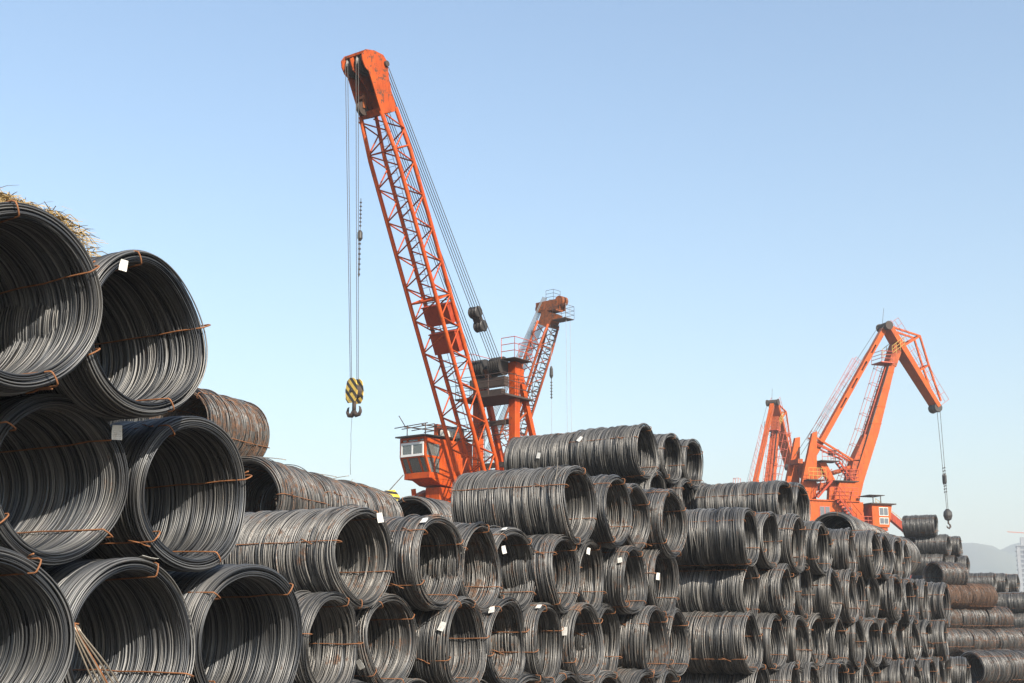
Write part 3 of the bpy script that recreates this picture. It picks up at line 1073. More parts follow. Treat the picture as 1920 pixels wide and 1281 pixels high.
# ---- cab of the main crane (local frame of the crane)
def main_cab(c):
    X1, X0 = 1.7, -1.75      # front, back
    YL, YR = -3.55, -2.02
    ZR, ZM, ZB, ZF = 10.72, 9.78, 9.08, 8.8
    cab = MB()
    cab.box(X0, X0 + 0.06, YL, YR, ZF, ZR - 0.05)                        # back wall
    cab.box(X0 + 0.06, 0.58, YR - 0.06, YR, ZB + 0.002, ZR - 0.05)          # right wall behind the windows
    cab.box(X0 + 0.06, 0.58, YL, YL + 0.06, ZB + 0.002, ZR - 0.05)
    # front lower band, floor and sloping belly
    cab.box(X0 + 0.06, X1 - 0.32, YL, YR - 0.001, ZF, ZB)
    cab.prism([(X1 - 0.5, ZF - 0.002), (-1.7, ZF - 0.002), (-1.7, ZF - 0.4), (0.6, ZF - 0.24)], YL + 0.25, YR - 0.004)
    cab_o = cab.build('cab', 'orange', c, 0.015)
    fr = MB()
    # corner posts: upright above, raked below
    for y in (YL + 0.05, YR - 0.05):
        fr.bar((X1 - 0.05, y, ZM), (X1 - 0.05, y, ZR - 0.06), 0.11, 0.1)
        fr.bar((X1 - 0.38, y, ZB), (X1 - 0.05, y, ZM), 0.11, 0.1)
    for y in (YR - 0.04, YL + 0.04):
        fr.bar((1.02, y, ZB), (1.02, y, ZM), 0.07, 0.08)
        fr.bar((0.62, y, ZB), (0.62, y, ZR - 0.06), 0.07, 0.1)
        fr.bar((0.62, y, ZM), (X1 - 0.1, y, ZM), 0.075, 0.1)
        fr.bar((0.62, y, ZR - 0.2), (X1 - 0.1, y, ZR - 0.2), 0.075, 0.26)
    for y in (-3.12, -2.45):
        fr.bar((X1 - 0.38, y + 0.03, ZB), (X1 - 0.05, y, ZM), 0.09, 0.08)
        fr.bar((X1 - 0.05, y, ZR - 0.28), (X1 - 0.05, y, ZR - 0.06), 0.09, 0.08)
    for z, w in ((ZR - 0.1, 0.1), (ZR - 0.28, 0.07), (ZM, 0.1)):
        fr.bar((X1 - 0.05, YL + 0.1, z), (X1 - 0.05, YR - 0.1, z), 0.1, w, ref=(1, 0, 0))
    fr.build('window_frame', 'orange', cab_o)
    # panes: upper small ones, the white sliding window, three raked ones below, the side ones
    def pane(pts):
        p = [Vector(q) for q in pts]
        n_ = (p[1] - p[0]).cross(p[3] - p[0]).normalized() * 0.006
        return MB().hexa([q - n_ for q in p] + [q + n_ for q in p]).build('pane', 'glass', cab_o)
    xf = X1 - 0.06
    ys = [YL + 0.1, -3.16, -3.08, -2.49, -2.41, YR - 0.1]
    for i in range(3):
        a, b = ys[2 * i], ys[2 * i + 1]
        pane([(xf, a, ZR - 0.25), (xf, b, ZR - 0.25), (xf, b, ZR - 0.12), (xf, a, ZR - 0.12)])
        pane([(X1 - 0.37, a, ZB + 0.01), (X1 - 0.37, b, ZB + 0.01), (xf, b, ZM - 0.05), (xf, a, ZM - 0.05)])
    wf = MB()
    za, zb = ZM + 0.06, ZR - 0.34
    ya, yb = YL + 0.13, YR - 0.13
    xw = X1 + 0.012
    for y in (ya, (ya + yb) / 2, yb):
        wf.bar((xw, y, za), (xw, y, zb), 0.075, 0.05)
    for z in (za, zb):
        wf.bar((xw, ya - 0.05, z), (xw, yb + 0.05, z), 0.052, 0.1, ref=(1, 0, 0))
    wf.build('sliding_window', 'white', cab_o)
    m_ = (ya + yb) / 2
    for a, b in ((ya + 0.05, m_ - 0.05), (m_ + 0.05, yb - 0.05)):
        pane([(xw, a, za + 0.05), (xw, b, za + 0.05), (xw, b, zb - 0.05), (xw, a, zb - 0.05)])
    for y in (YR - 0.03, YL + 0.03):
        pane([(0.67, y, ZM + 0.05), (X1 - 0.1, y, ZM + 0.05), (X1 - 0.1, y, ZR - 0.33), (0.67, y, ZR - 0.33)])
        pane([(0.67, y, ZB), (0.98, y, ZB), (0.98, y, ZM - 0.05), (0.67, y, ZM - 0.05)])
        pane([(1.06, y, ZB), (X1 - 0.4, y, ZB), (X1 - 0.12, y, ZM - 0.05), (1.06, y, ZM - 0.05)])
    roof = MB().hexa([(X0 - 0.1, YL - 0.1, ZR + 0.1), (X1 + 0.22, YL - 0.12, ZR - 0.04), (X1 + 0.22, YR + 0.12, ZR - 0.04), (X0 - 0.1, YR + 0.1, ZR + 0.1),
                      (X0 - 0.1, YL - 0.1, ZR + 0.16), (X1 + 0.22, YL - 0.12, ZR + 0.02), (X1 + 0.22, YR + 0.12, ZR + 0.02), (X0 - 0.1, YR + 0.1, ZR + 0.16)])
    roof = roof.build('roof', 'grease', cab_o)
    # operator seat and desk seen through the glass
    MB().box(0.1, 0.6, -3.0, -2.5, 9.1, 9.55).box(0.0, 0.12, -3.0, -2.5, 9.5, 10.2).build('seat', 'seat', cab_o, 0.04)
    MB().box(0.75, 1.15, -3.4, -3.1, 9.1, 9.75).box(0.75, 1.15, -2.5, -2.2, 9.1, 9.7).build('control_desk', 'grease', cab_o, 0.03)
    # open rack of rods on the roof
    k = MB()
    for y in (-3.3, -2.2):
        k.tube([(-1.5, y, ZR + 0.62), (1.75, y, ZR + 0.48)], 0.03, 5)
    for x in (-1.3, -0.4, 0.5, 1.2, 1.7):
        k.tube([(x, -3.9, ZR + 0.52 - 0.03 * x), (x, -1.9, ZR + 0.6 - 0.03 * x)], 0.022, 4)
    for x in (-1.2, 1.5):
        for y in (-3.3, -2.2):
            k.tube([(x, y, ZR), (x, y, ZR + 0.58)], 0.03, 4)
    k.tube([(1.75, -3.2, ZR + 0.48), (2.1, -3.3, ZR + 0.95)], 0.022, 4)
    k.build('roof_rack', 'rail_dark', c)
    MB().box(-1.4, -0.7, -2.9, -2.2, ZR + 0.17, ZR + 0.7).box(-0.7, -0.1, -2.7, -2.3, ZR + 0.14, ZR + 0.5).build('roof_box', 'canvas', c, 0.05)
    MB().box(-1.5, -0.3, -3.2, -3.0, ZR + 0.14, ZR + 0.85).build('roof_panel', 'orange_dirty', c)
    # pedestal and side frame under the cab
    MB().box(-0.9, 0.62, -2.9, -2.03, 6.2, ZF - 0.35).build('cab_pedestal', 'orange', c, 0.02)
    MB().bar((0.0, -3.3, 8.25), (1.9, -3.55, 7.4), 0.45, 0.4).build('side_arm', 'orange_dirty', c)
    MB().bar((-0.2, -3.2, 8.2), (0.2, -3.2, 6.4), 0.18, 0.18).build('strut', 'orange_dirty', c)
    MB().bar((1.0, -3.3, 8.4), (0.7, -3.2, 6.4), 0.16, 0.16).build('strut', 'orange', c)
    MB().box(-2.5, 1.8, -4.0, -1.8, 6.4, 6.5).build('side_platform', 'rustdark', c)
    MB().rail([(1.75, -3.95, 6.5), (-2.4, -3.95, 6.5)], 1.0, 0.018).build('railing', 'rail', c)
    MB().prism([(1.75, 7.2), (2.35, 7.2), (2.75, 7.75), (2.3, 8.25), (1.95, 8.0)], -3.9, -3.3).build('warning_board', 'stripes2', c)
    MB().tube([(2.3, -3.6, 8.25), (1.6, -3.4, 9.0)], 0.02, 4).build('stay_rod', 'rail_dark', c)


main_cab(main)


# ---- hook block and its ropes
def hook_block(c, P, xh, z_top, scale, label, mat='stripes', top_ys=(-0.45, -0.3, 0.2, 0.36), rope='rope', rr=0.014, top=None):
    for i, y in enumerate(top_ys):
        a = P(19.75, y, -0.72 - 0.02 * i) if top is None else Vector(top) + Vector((0, y, 0))
        b = Vector((xh + 0.02 * (i - 1.5), y * 0.62, z_top))
        MB().tube([a, b], rr, 5, caps=False).build('hoist_rope', rope, c)
    base = c.matrix_basis @ Vector((xh, 0, z_top - 2.0 * scale))
    h = empty('hook_block', base, c.rotation_euler.z)
    tag(h, label, 'hook')
    s = scale
    poly = [(-0.22, 0.85), (0.22, 0.85), (0.36, 1.05), (0.4, 1.5), (0.3, 1.95), (0.12, 2.1), (-0.12, 2.1), (-0.3, 1.95), (-0.4, 1.5), (-0.36, 1.05)]
    # plates face fore and aft so the stripes show from the front of the crane
    for x0, x1 in ((-0.24, -0.2), (0.2, 0.24)):
        vv = [(x, -y * s, z * s) for x in (x0 * s, x1 * s) for y, z in poly]
        n = len(poly)
        ff = [tuple(range(n)), tuple(range(2 * n - 1, n - 1, -1))] + [(i, i + n, (i + 1) % n + n, (i + 1) % n) for i in range(n)]
        MB().add(vv, ff).build('side_plate', mat, h)
    for z in (1.45,):
        MB().drum((0, 0, z * s), [(-0.18 * s, 0.34 * s), (-0.08 * s, 0.28 * s), (0.0, 0.34 * s), (0.08 * s, 0.28 * s), (0.18 * s, 0.34 * s)], 18, 'x').build('sheave', 'rustdark', h)
    MB().drum((0, 0, 1.45 * s), [(-0.3 * s, 0.09 * s), (0.3 * s, 0.09 * s)], 10, 'x').build('pin', 'grease', h)
    m = MB()
    m.tube([(0, 0, 1.0 * s), (0, 0, 0.45 * s)], 0.1 * s, 8)
    for sg in (-1, 1):
        pts = [(0, 0, 0.42 * s), (0, 0.16 * sg * s, 0.24 * s), (0, 0.34 * sg * s, 0.26 * s), (0, 0.44 * sg * s, 0.42 * s), (0, 0.4 * sg * s, 0.62 * s), (0, 0.33 * sg * s, 0.68 * s)]
        m.tube(pts, [0.13 * s, 0.12 * s, 0.1 * s, 0.08 * s, 0.05 * s, 0.02 * s], 8)
    m.build('hook', 'rustdark', h)
    return h


hk = hook_block(main, MP, 8.57, 11.95, 0.82, 'black and yellow striped hook block hanging from large lattice crane')
# thin sling below the hook
MB().tube([(0, -0.1, 0.25), (0.02, -0.12, -0.6), (-0.01, -0.12, -1.1), (0.04, -0.1, -1.7), (-0.02, -0.12, -2.2)], 0.012, 4).build('sling', 'rope', hk)
# string of limit weights on one hoist rope
m = MB()
for k in range(7):
    z = 16.4 + k * 0.22
    m.drum((8.62, 0.13, z), [(-0.03, 0.05), (0.03, 0.05)], 8, 'z')
m.drum((8.62, 0.13, 17.85), [(0.0, 0.05), (0.1, 0.11), (0.35, 0.11), (0.45, 0.05)], 10, 'z')
for k in range(7):
    z = 18.5 + k * 0.17
    m.drum((8.62, 0.13, z), [(-0.02, 0.05), (0.02, 0.05)], 8, 'z')
m.tube([(8.62, 0.13, 16.3), (8.62, 0.13, 19.7)], 0.02, 4)
m.build('limit_weight', 'grease', main)

second, SP, sboom = lattice_crane((-2.6, 99.8), -41.0, 66.5, 'second lattice boom crane with rusty head leaning right behind the large crane', None,
                                  'orange_dirty', 'orange_brown', 'orange_dirty', detailed=False, rope='rope_grey', head='box')


def second_head(c, P):
    top = P(18.3, 0, 0)
    for dx, dz, r in ((-0.95, 0.4, 0.34), (0.95, 0.7, 0.36)):
        for y in (-0.22, 0.22):
            MB().drum((top.x + dx, y, top.z + dz), [(-0.12, r), (-0.06, r * 0.85), (0.06, r * 0.85), (0.12, r)], 18).build('head_sheave', 'orange_brown' if dx > 0 else 'rustdark', c)
    m = MB().rail([(top.x - 0.2, -0.4, top.z + 0.8), (top.x + 0.5, -0.4, top.z + 0.8), (top.x + 0.5, 0.4, top.z + 0.8)], 0.8, 0.016)
    m.build('railing', 'rail_dark', c)
    m = MB().box(top.x + 0.4, top.x + 1.7, -0.5, 0.5, top.z - 0.75, top.z - 0.7)
    m.rail([(top.x + 0.5, -0.5, top.z - 0.7), (top.x + 1.7, -0.5, top.z - 0.7), (top.x + 1.7, 0.5, top.z - 0.7), (top.x + 0.5, 0.5, top.z - 0.7)], 0.95, 0.016)
    m.build('service_platform', 'rail_dark', c)
    # walkway up the underside of the boom
    m = MB()
    for s in (-0.3, 0.3):
        m.tube([P(2, s, -0.8), P(17.6, s, -0.8)], 0.03, 4)
    for k in range(44):
        t = 2 + k * 0.36
        m.tube([P(t, -0.3, -0.8), P(t, 0.3, -0.8)], 0.05, 4)
    m.build('boom_walkway', 'grease', c)
    xr = top.x + 1.4
    for x, y in ((top.x + 0.15, -0.3), (top.x + 1.5, -0.2), (top.x + 1.52, 0.25)):
        MB().tube([(x, y, top.z + 0.4), (x + 0.05, y, 9.5)], 0.022, 4, caps=False).build('hoist_rope', 'rope_grey', c)
    m = MB()
    for k in range(6):
        m.drum((top.x + 0.18, -0.3, 18.6 + k * 0.22), [(-0.04, 0.08), (0.04, 0.08)], 6, 'z')
    m.tube([(top.x + 0.18, -0.3, 18.5), (top.x + 0.18, -0.3, 20.4)], 0.04, 4)
    m.drum((top.x + 0.18, -0.3, 20.0), [(0, 0.06), (0.2, 0.14), (0.7, 0.12), (0.9, 0.05)], 8, 'z')
    m.build('limit_weight', 'grease', c)


second_head(second, SP)


# ------------------------------------------------------------------ four-link level-luffing cranes
def link_crane(loc, yaw, label, sag=0.0):
    c = empty('portal_crane', (loc[0], loc[1], 0), math.radians(yaw))
    tag(c, label, 'crane', 'double-link harbour cranes on the right')
    O = 'orange_light'
    # portal
    g = MB().box(-4, 4, -3.7, -2.9, 6.3, 7.4).box(-4, 4, 2.9, 3.7, 6.3, 7.4).box(-3.9, -3.1, -2.9, 2.9, 6.4, 7.3).box(3.1, 3.9, -2.9, 2.9, 6.4, 7.3)
    g.drum((0, 0, 6.4), [(0, 2.0), (2.0, 1.8), (4.2, 1.7), (4.5, 2.1)], 24, 'z')
    g.build('portal_frame', O, c)
    for sx in (-1, 1):
        for sy in (-1, 1):
            MB().bar((3.5 * sx, 3.3 * sy, 6.4), (4.6 * sx, 4.2 * sy, 0.7), 0.7, 0.9).box(4.6 * sx - 1.4, 4.6 * sx + 1.4, 4.2 * sy - 0.35, 4.2 * sy + 0.35, 0, 0.75).build('leg', O, c)
    # machine house
    ho = MB().box(-4.7, 1.0, -2.0, 2.0, 10.9, 13.4).box(-4.85, 0.6, -2.12, 2.12, 13.4, 13.5).build('machine_house', O, c)
    for x in (-3.55, -1.3):
        w = MB().box(x, x + 1.1, -2.03, -2.0, 12.0, 12.95).build('window', 'rail', ho)
        for k in range(2):
            MB().box(x + 0.06 + 0.53 * k, x + 0.5 + 0.53 * k, -2.045, -2.03, 12.06, 12.89).build('pane', 'win', w)
    # main boom: tapering box, broad at the bend
    bo = MB()
    prof = [((0.5, 11.6), 0.8, 1.2), ((1.6, 15.4), 1.05, 1.3), ((3.62, 20.0), 1.02, 1.15), ((6.25, 26.7), 0.62, 0.85)]
    for (p, w0, t0), (q, w1, t1) in zip(prof, prof[1:]):
        dx, dz = q[0] - p[0], q[1] - p[1]
        bo.hexa([(p[0] - w0 / 2, -t0 / 2, p[1]), (p[0] + w0 / 2, -t0 / 2, p[1]), (p[0] + w0 / 2, t0 / 2, p[1]), (p[0] - w0 / 2, t0 / 2, p[1]),
                 (q[0] - w1 / 2, -t1 / 2, q[1]), (q[0] + w1 / 2, -t1 / 2, q[1]), (q[0] + w1 / 2, t1 / 2, q[1]), (q[0] - w1 / 2, t1 / 2, q[1])])
    boom = bo.build('boom', O, c)
    for t in (0.12, 0.36, 0.62, 0.86):
        # stiffener collars
        q = Vector((3.62, 0, 20.0)).lerp(Vector((6.25, 0, 26.7)), t)
        w, th = 1.02 - 0.4 * t, 1.15 - 0.3 * t
        MB().box(q.x - w / 2 - 0.03, q.x + w / 2 + 0.03, -th / 2 - 0.03, th / 2 + 0.03, q.z, q.z + 0.09).build('collar', O, boom)
    MB().hexa([(1.35, -0.45, 17.4), (2.0, -0.45, 17.4), (2.0, 0.45, 17.4), (1.35, 0.45, 17.4),
               (2.75, -0.35, 19.8), (3.0, -0.35, 19.8), (3.0, 0.35, 19.8), (2.75, 0.35, 19.8)]).build('boom_bracket', 'orange_dirty', boom)
    MB().hexa([(0.1, -0.5, 13.7), (1.0, -0.5, 13.7), (1.0, 0.5, 13.7), (0.1, 0.5, 13.7),
               (1.3, -0.45, 17.3), (1.9, -0.45, 17.3), (1.9, 0.45, 17.3), (1.3, 0.45, 17.3)]).build('boom_bracket', 'orange_dirty', boom)
    # ladder with cage behind the boom
    m = MB()
    for y in (-0.3, 0.3):
        m.tube([(0.2, y, 14.2), (2.75, y, 19.8), (5.55, y, 26.4)], 0.04, 4)
        m.tube([(-0.55, y, 14.6), (2.0, y, 20.0), (4.7, y, 26.5)], 0.025, 4)
    for k in range(26):
        t = k / 25
        z = 14.3 + t * 12.1
        x = 0.22 + (z - 14.2) * 0.455 if z < 19.8 else 2.75 + (z - 19.8) * 0.424
        m.tube([(x, -0.3, z), (x, 0.3, z)], 0.025, 4, caps=False)
        if k % 3 == 0:
            m.tube([(x, -0.3, z), (x - 0.78, -0.3, z + 0.25), (x - 0.78, 0.3, z + 0.25), (x, 0.3, z)], 0.022, 4, caps=False)
    m.build('ladder', 'rail', boom)
    MB().tube([(0.75, -0.5, 14.5), (3.1, -0.5, 20.0), (5.75, -0.42, 26.4)], 0.06, 5).build('cable', 'grease', boom)
    # boom head platform
    MB().box(4.7, 6.1, -0.8, 0.8, 26.6, 26.68).rail([(4.75, -0.8, 26.68), (4.75, 0.8, 26.68)], 1.0, 0.03).rail([(4.75, -0.8, 26.68), (6.0, -0.8, 26.68)], 1.0, 0.03).build('platform', 'rail', boom)
    for y in (-0.75, 0.75):
        MB().rail([(6.0, y, 27.2), (7.4, y, 28.2)], 1.0, 0.03, step=0.5).build('railing', 'yellow', boom)
    # head casting between boom and jib
    MB().bar((6.15, 0, 26.5), (7.0, 0, 28.4), 0.95, 0.85, 0.9, 0.95).build('boom_head', 'orange_dirty', boom)
    # upper tie link with long slots: two flanges with web pieces between them
    A, Bv = Vector((-2.75, 0, 17.5)), Vector((5.75, 0, 30.0))
    dv = (Bv - A).normalized()
    nv = Vector((-dv.z, 0, dv.x))
    ti = MB()
    ln = (Bv - A).length
    for o, wn in ((-0.16, 0.14), (0.16, 0.14)):
        ti.bar(A + nv * o, Bv + nv * o, 0.5, wn)
    slots = [(5.6, 6.8), (7.9, 9.1), (10.0, 11.1), (12.1, 13.1)]
    s0 = 0.0
    for a_, b_ in slots + [(ln, ln)]:
        if a_ > s0 + 0.05:
            ti.bar(A + dv * s0, A + dv * a_, 0.48, 0.2)
        s0 = b_
    tie = ti.build('tie_link', O, c)
    m = MB()
    for y in (-0.28, 0.28):
        m.tube([A + nv * 0.75 + Vector((0, y, 0)) + dv * 1.2, A + nv * 0.75 + dv * (ln - 4.4) + Vector((0, y, 0))], 0.022, 4)
        m.tube([A + nv * 1.15 + Vector((0, y, 0)) + dv * 1.2, A + nv * 1.15 + dv * (ln - 4.4) + Vector((0, y, 0))], 0.022, 4)
        for k in range(11):
            q = A + dv * (1.2 + k * (ln - 5.6) / 10) + Vector((0, y, 0))
            m.tube([q + nv * 0.3, q + nv * 1.15], 0.02, 4, caps=False)
    m.build('railing', 'rail', tie)
    # fly jib
    j = MB()
    J0, J1, J2 = Vector((6.0, 0, 30.35)), Vector((7.35, 0, 28.3)), Vector((11.05, 0, 22.85))
    j.bar(J0, J1, 1.25, 0.42, 1.4, 0.55)
    j.bar(J1, J2, 1.4, 0.55, 1.15, 0.4)
    jib = j.build('fly_jib', O, c)
    MB().drum((5.85, 0, 30.2), [(-0.6, 0.36), (0.6, 0.36)], 16).build('pin', 'rustdark', jib)
    MB().drum((10.95, 0, 22.75), [(-0.52, 0.42), (-0.4, 0.46), (0, 0.4), (0.4, 0.46), (0.52, 0.42)], 18).build('jib_sheave', 'grease', jib)
    MB().drum((5.85, -0.72, 30.2), [(-0.06, 0.42), (0.06, 0.42)], 14).drum((5.85, 0.72, 30.2), [(-0.06, 0.42), (0.06, 0.42)], 14).build('jib_sheave', 'rustdark', jib)
    for y in (-0.45, 0.45):
        a1, a2, a3, a4 = (6.3, y, 30.15), (9.42, y, 29.5), (10.2, y, 26.75), (11.3, y, 23.4)
        MB().bar(a1, a2, 0.14, 0.16).build('jib_strut', O, jib)
        MB().bar(a2, a3, 0.14, 0.16).bar(a3, a4, 0.14, 0.16).build('jib_strut', O, jib)
        MB().bar((7.6, y, 28.45), a2, 0.18, 0.18).build('jib_strut', O, jib)
        MB().bar((9.2, y, 26.2), a3, 0.16, 0.16).build('jib_strut', O, jib)
    MB().bar((9.42, -0.5, 29.5), (9.42, 0.5, 29.5), 0.16, 0.16, ref=(1, 0, 0)).bar((10.2, -0.5, 26.75), (10.2, 0.5, 26.75), 0.14, 0.14, ref=(1, 0, 0)).build('jib_strut', O, jib)
    up = Vector((0.83, 0, 0.56))
    m = MB()
    for y in (-0.55, 0.55):
        for h in (0.55, 1.05):
            m.tube([J1 + up * (h + 0.4) + Vector((0.2, y, -0.3)), J2 + up * (h + 0.25) + Vector((0, y, 0))], 0.022, 4, caps=False)
            m.tube([J0 + up * (h + 0.2) + Vector((0, y, 0)), J1 + up * (h + 0.3) + Vector((0, y, 0))], 0.022, 4, caps=False)
        for k in range(9):
            q = J1.lerp(J2, k / 8) + Vector((0, y, 0))
            m.tube([q + up * 0.3, q + up * 1.3], 0.02, 4, caps=False)
        for k in range(4):
            q = J0.lerp(J1, k / 4) + Vector((0, y, 0))
            m.tube([q + up * 0.2, q + up * 1.25], 0.02, 4, caps=False)
    m.build('railing', 'rail', jib)
    # back tower with lever
    for y in (-0.9, 0.9):
        MB().hexa([(-5.0, y - 0.18, 13.6), (-3.2, y - 0.18, 13.6), (-3.2, y + 0.18, 13.6), (-5.0, y + 0.18, 13.6),
                   (-3.25, y - 0.14, 19.5), (-2.75, y - 0.14, 19.7), (-2.75, y + 0.14, 19.7), (-3.25, y + 0.14, 19.5)] if y < 0 else
                  [(-5.5, y - 0.18, 13.6), (-3.8, y - 0.18, 13.6), (-3.8, y + 0.18, 13.6), (-5.5, y + 0.18, 13.6),
                   (-3.9, y - 0.14, 19.3), (-3.4, y - 0.14, 19.4), (-3.4, y + 0.14, 19.4), (-3.9, y + 0.14, 19.3)]).build('back_tower', O, c)
    MB().bar((-4.4, -0.7, 17.0), (-4.4, 0.7, 17.0), 0.5, 0.4, ref=(1, 0, 0)).build('cross_beam', 'orange_dirty', c)
    MB().bar((-4.9, -0.7, 14.6), (-4.9, 0.7, 14.6), 0.5, 0.5, ref=(1, 0, 0)).build('cross_beam', 'orange_dirty', c)
    m = MB()
    for x in (0.0, -0.7):
        for y in (-0.3, 0.3):
            m.tube([(-6.0 + x, y + 0.9, 14.2), (-4.4 + x, y + 0.9, 19.8)], 0.028, 4, caps=False)
    for k in range(8):
        z = 14.4 + k * 0.75
        x = -6.0 + (z - 14.2) * 0.286
        m.tube([(x, 0.6, z), (x - 0.7, 0.6, z + 0.1), (x - 0.7, 1.2, z + 0.1), (x, 1.2, z)], 0.024, 4, caps=False)
    m.build('ladder', 'rail', c)
    # spread tie rod from the lever to the boom
    for y in (-0.5, 0.5):
        MB().bar((-2.7, y, 19.3), (1.55, y * 0.5, 17.3), 0.14, 0.16).build('tie_rod', O, c)
        MB().bar((-2.6, y, 18.7), (0.6, y * 0.6, 17.45), 0.12, 0.13).build('tie_rod', 'red', c)
    MB().bar((-0.6, -0.45, 18.0), (-0.6, 0.45, 18.0), 0.3, 0.4, ref=(1, 0, 0)).build('tie_clamp', 'grease', c)
    # luffing ram
    MB().drum((-0.3, 0, 0), [(0, 0.01)], 4) if False else None
    MB().tube([(-1.6, 0, 15.9), (0.5, 0, 16.5)], 0.2, 10).build('ram', 'orange_dirty', c)
    MB().tube([(0.45, 0, 16.5), (1.5, 0, 16.75)], 0.24, 10).build('ram', O, c)
    # winch frame, platforms, stairs and rails
    MB().prism([(-2.6, 16.9), (-1.9, 17.0), (-0.9, 15.2), (-1.0, 13.6), (-1.8, 13.6), (-1.6, 15.1)], -0.9, -0.5).build('winch_frame', O, c)
    MB().prism([(-2.4, 14.6), (-0.4, 14.7), (0.1, 15.2), (-0.6, 15.25), (-2.2, 15.2)], -0.4, 1.0).build('winch_frame', 'orange_dirty', c)
    MB().prism([(-1.6, 13.6), (-0.2, 13.6), (0.7, 15.2), (-0.9, 15.2)], -1.4, -1.0).build('winch_frame', O, c)
    MB().drum((-3.0, 0, 16.3), [(-0.7, 0.9), (-0.6, 0.9), (-0.55, 0.7), (0.55, 0.7), (0.6, 0.9), (0.7, 0.9)], 20).build('winch_drum', 'orange_dirty', c)
    MB().box(-2.7, -0.85, -1.5, -0.2, 17.0, 17.08).build('platform', 'rustdark', c)
    MB().box(-1.6, 1.0, -1.6, -0.2, 15.25, 15.33).build('platform', 'rustdark', c)
    MB().box(-4.4, -2.6, -1.9, -0.9, 15.2, 15.28).build('platform', 'rustdark', c)
    MB().rail([(-2.65, -1.5, 17.08), (-0.9, -1.5, 17.08), (-0.9, -0.2, 17.08)], 1.0, 0.026, step=0.6).build('railing', 'rail', c)
    MB().rail([(-0.3, -1.58, 15.33), (1.0, -1.58, 15.33), (1.0, -0.3, 15.33)], 1.0, 0.026, step=0.45).build('railing', 'rail', c)
    MB().rail([(-2.2, -1.9, 13.66), (0.6, -1.9, 13.66)], 1.0, 0.026, step=0.45).build('railing', 'rail', c)
    MB().rail([(-4.35, -1.88, 15.28), (-2.6, -1.88, 15.28)], 1.0, 0.026, step=0.4).build('railing', 'yellow', c)

    def stairs(p, q, w):
        p, q = Vector(p), Vector(q)
        st = MB()
        for y in (-w / 2, w / 2):
            st.bar(p + Vector((0, y, 0)), q + Vector((0, y, 0)), 0.05, 0.18)
        k = int(abs(p.z - q.z) / 0.24)
        for i in range(k):
            c_ = p.lerp(q, (i + 0.5) / k)
            st.box(c_.x - 0.13, c_.x + 0.13, c_.y - w / 2, c_.y + w / 2, c_.z - 0.02, c_.z + 0.02)
        for y in (-w / 2, w / 2):
            st.tube([p + Vector((0, y, 1)), q + Vector((0, y, 1))], 0.026, 4)
            for i in range(5):
                c_ = p.lerp(q, i / 4) + Vector((0, y, 0))
                st.tube([c_, c_ + Vector((0, 0, 1))], 0.022, 4)
        return st.build('stairs', 'red', c)

    stairs((-2.0, -2.5, 13.6), (0.2, -2.5, 11.2), 0.7)
    stairs((-0.9, -1.2, 17.0), (0.5, -1.2, 15.35), 0.6)
    stairs((-2.0, -1.6, 15.25), (-3.6, -1.6, 13.66), 0.6)
    # cab
    cb = MB()
    x0, x1, xb = 1.4, 3.5, 3.1
    cb.hexa([(x0, -2.7, 11.2), (xb, -2.7, 11.2), (xb, -0.7, 11.2), (x0, -0.7, 11.2), (x0, -2.7, 13.2), (x1, -2.7, 13.2), (x1, -0.7, 13.2), (x0, -0.7, 13.2)])
    cabo = cb.build('cab', O, c)
    MB().box(x0 - 0.25, x1 + 0.3, -2.95, -0.5, 13.2, 13.3).build('roof', 'rustdark', cabo)
    MB().box(x0 - 0.1, x1 - 0.6, -2.6, -0.8, 14.0, 14.05).bar((x0 + 0.3, -2.5, 13.3), (x0 + 0.3, -2.5, 14.0), 0.06, 0.06).bar((x1 - 1.0, -2.5, 13.3), (x1 - 1.0, -2.5, 14.0), 0.06, 0.06).build('sunshade', 'rustdark', cabo)
    MB().box(x0 - 0.05, xb - 0.1, -2.6, -0.8, 10.9, 11.2).build('cab_floor', 'orange_dirty', cabo)
    for z0, z1 in ((12.2, 12.95), (11.45, 12.05)):
        f_ = MB().box(2.1, 3.05, -2.73, -2.7, z0, z1).build('window', 'canvas', cabo)
        for k in range(2):
            MB().box(2.15 + 0.45 * k, 2.55 + 0.45 * k, -2.745, -2.73, z0 + 0.06, z1 - 0.06).build('pane', 'win', f_)
    MB().box(x0 - 0.03, x0, -2.3, -1.2, 11.25, 13.0).build('cab_door', 'red', cabo)  # darker red than the cab: shade on the door put into its colour
    MB().box(x0 - 1.2, x0, -2.6, -0.8, 11.0, 11.1).rail([(x0 - 1.2, -2.6, 11.1), (x0, -2.6, 11.1)], 1.0, 0.03, step=0.4).build('cab_landing', 'rail', c)
    # hoist ropes
    for k, y in enumerate((-0.3, 0.3)):
        MB().tube([(11.25 + 0.12 * k, y, 22.7), (11.5 + 0.04 * k, y * 0.4, 13.4)], 0.03, 4, caps=False).build('hoist_rope', 'rope', c)
        m = MB()
        for i in range(9):
            m.drum((11.42 + 0.07 * k, y * 0.55, 14.9 + i * 0.28), [(-0.05, 0.07), (0.05, 0.07)], 6, 'z')
        m.drum((11.4 + 0.07 * k, y * 0.58, 15.6), [(0, 0.06), (0.2, 0.12), (0.8, 0.12), (1.0, 0.06)], 8, 'z')
        m.build('limit_weight', 'grease', c)
    MB().tube([(5.6, 0, 30.3), (5.9, 0, 32.0)], 0.02, 4).build('aerial', 'rail_dark', c)
    for y in (-0.5, 0.5):
        MB().tube([(5.6, y, 30.4), (-4.2, y, 17.6)], 0.022, 4, caps=False).build('hoist_rope', 'rope', c)
    return c


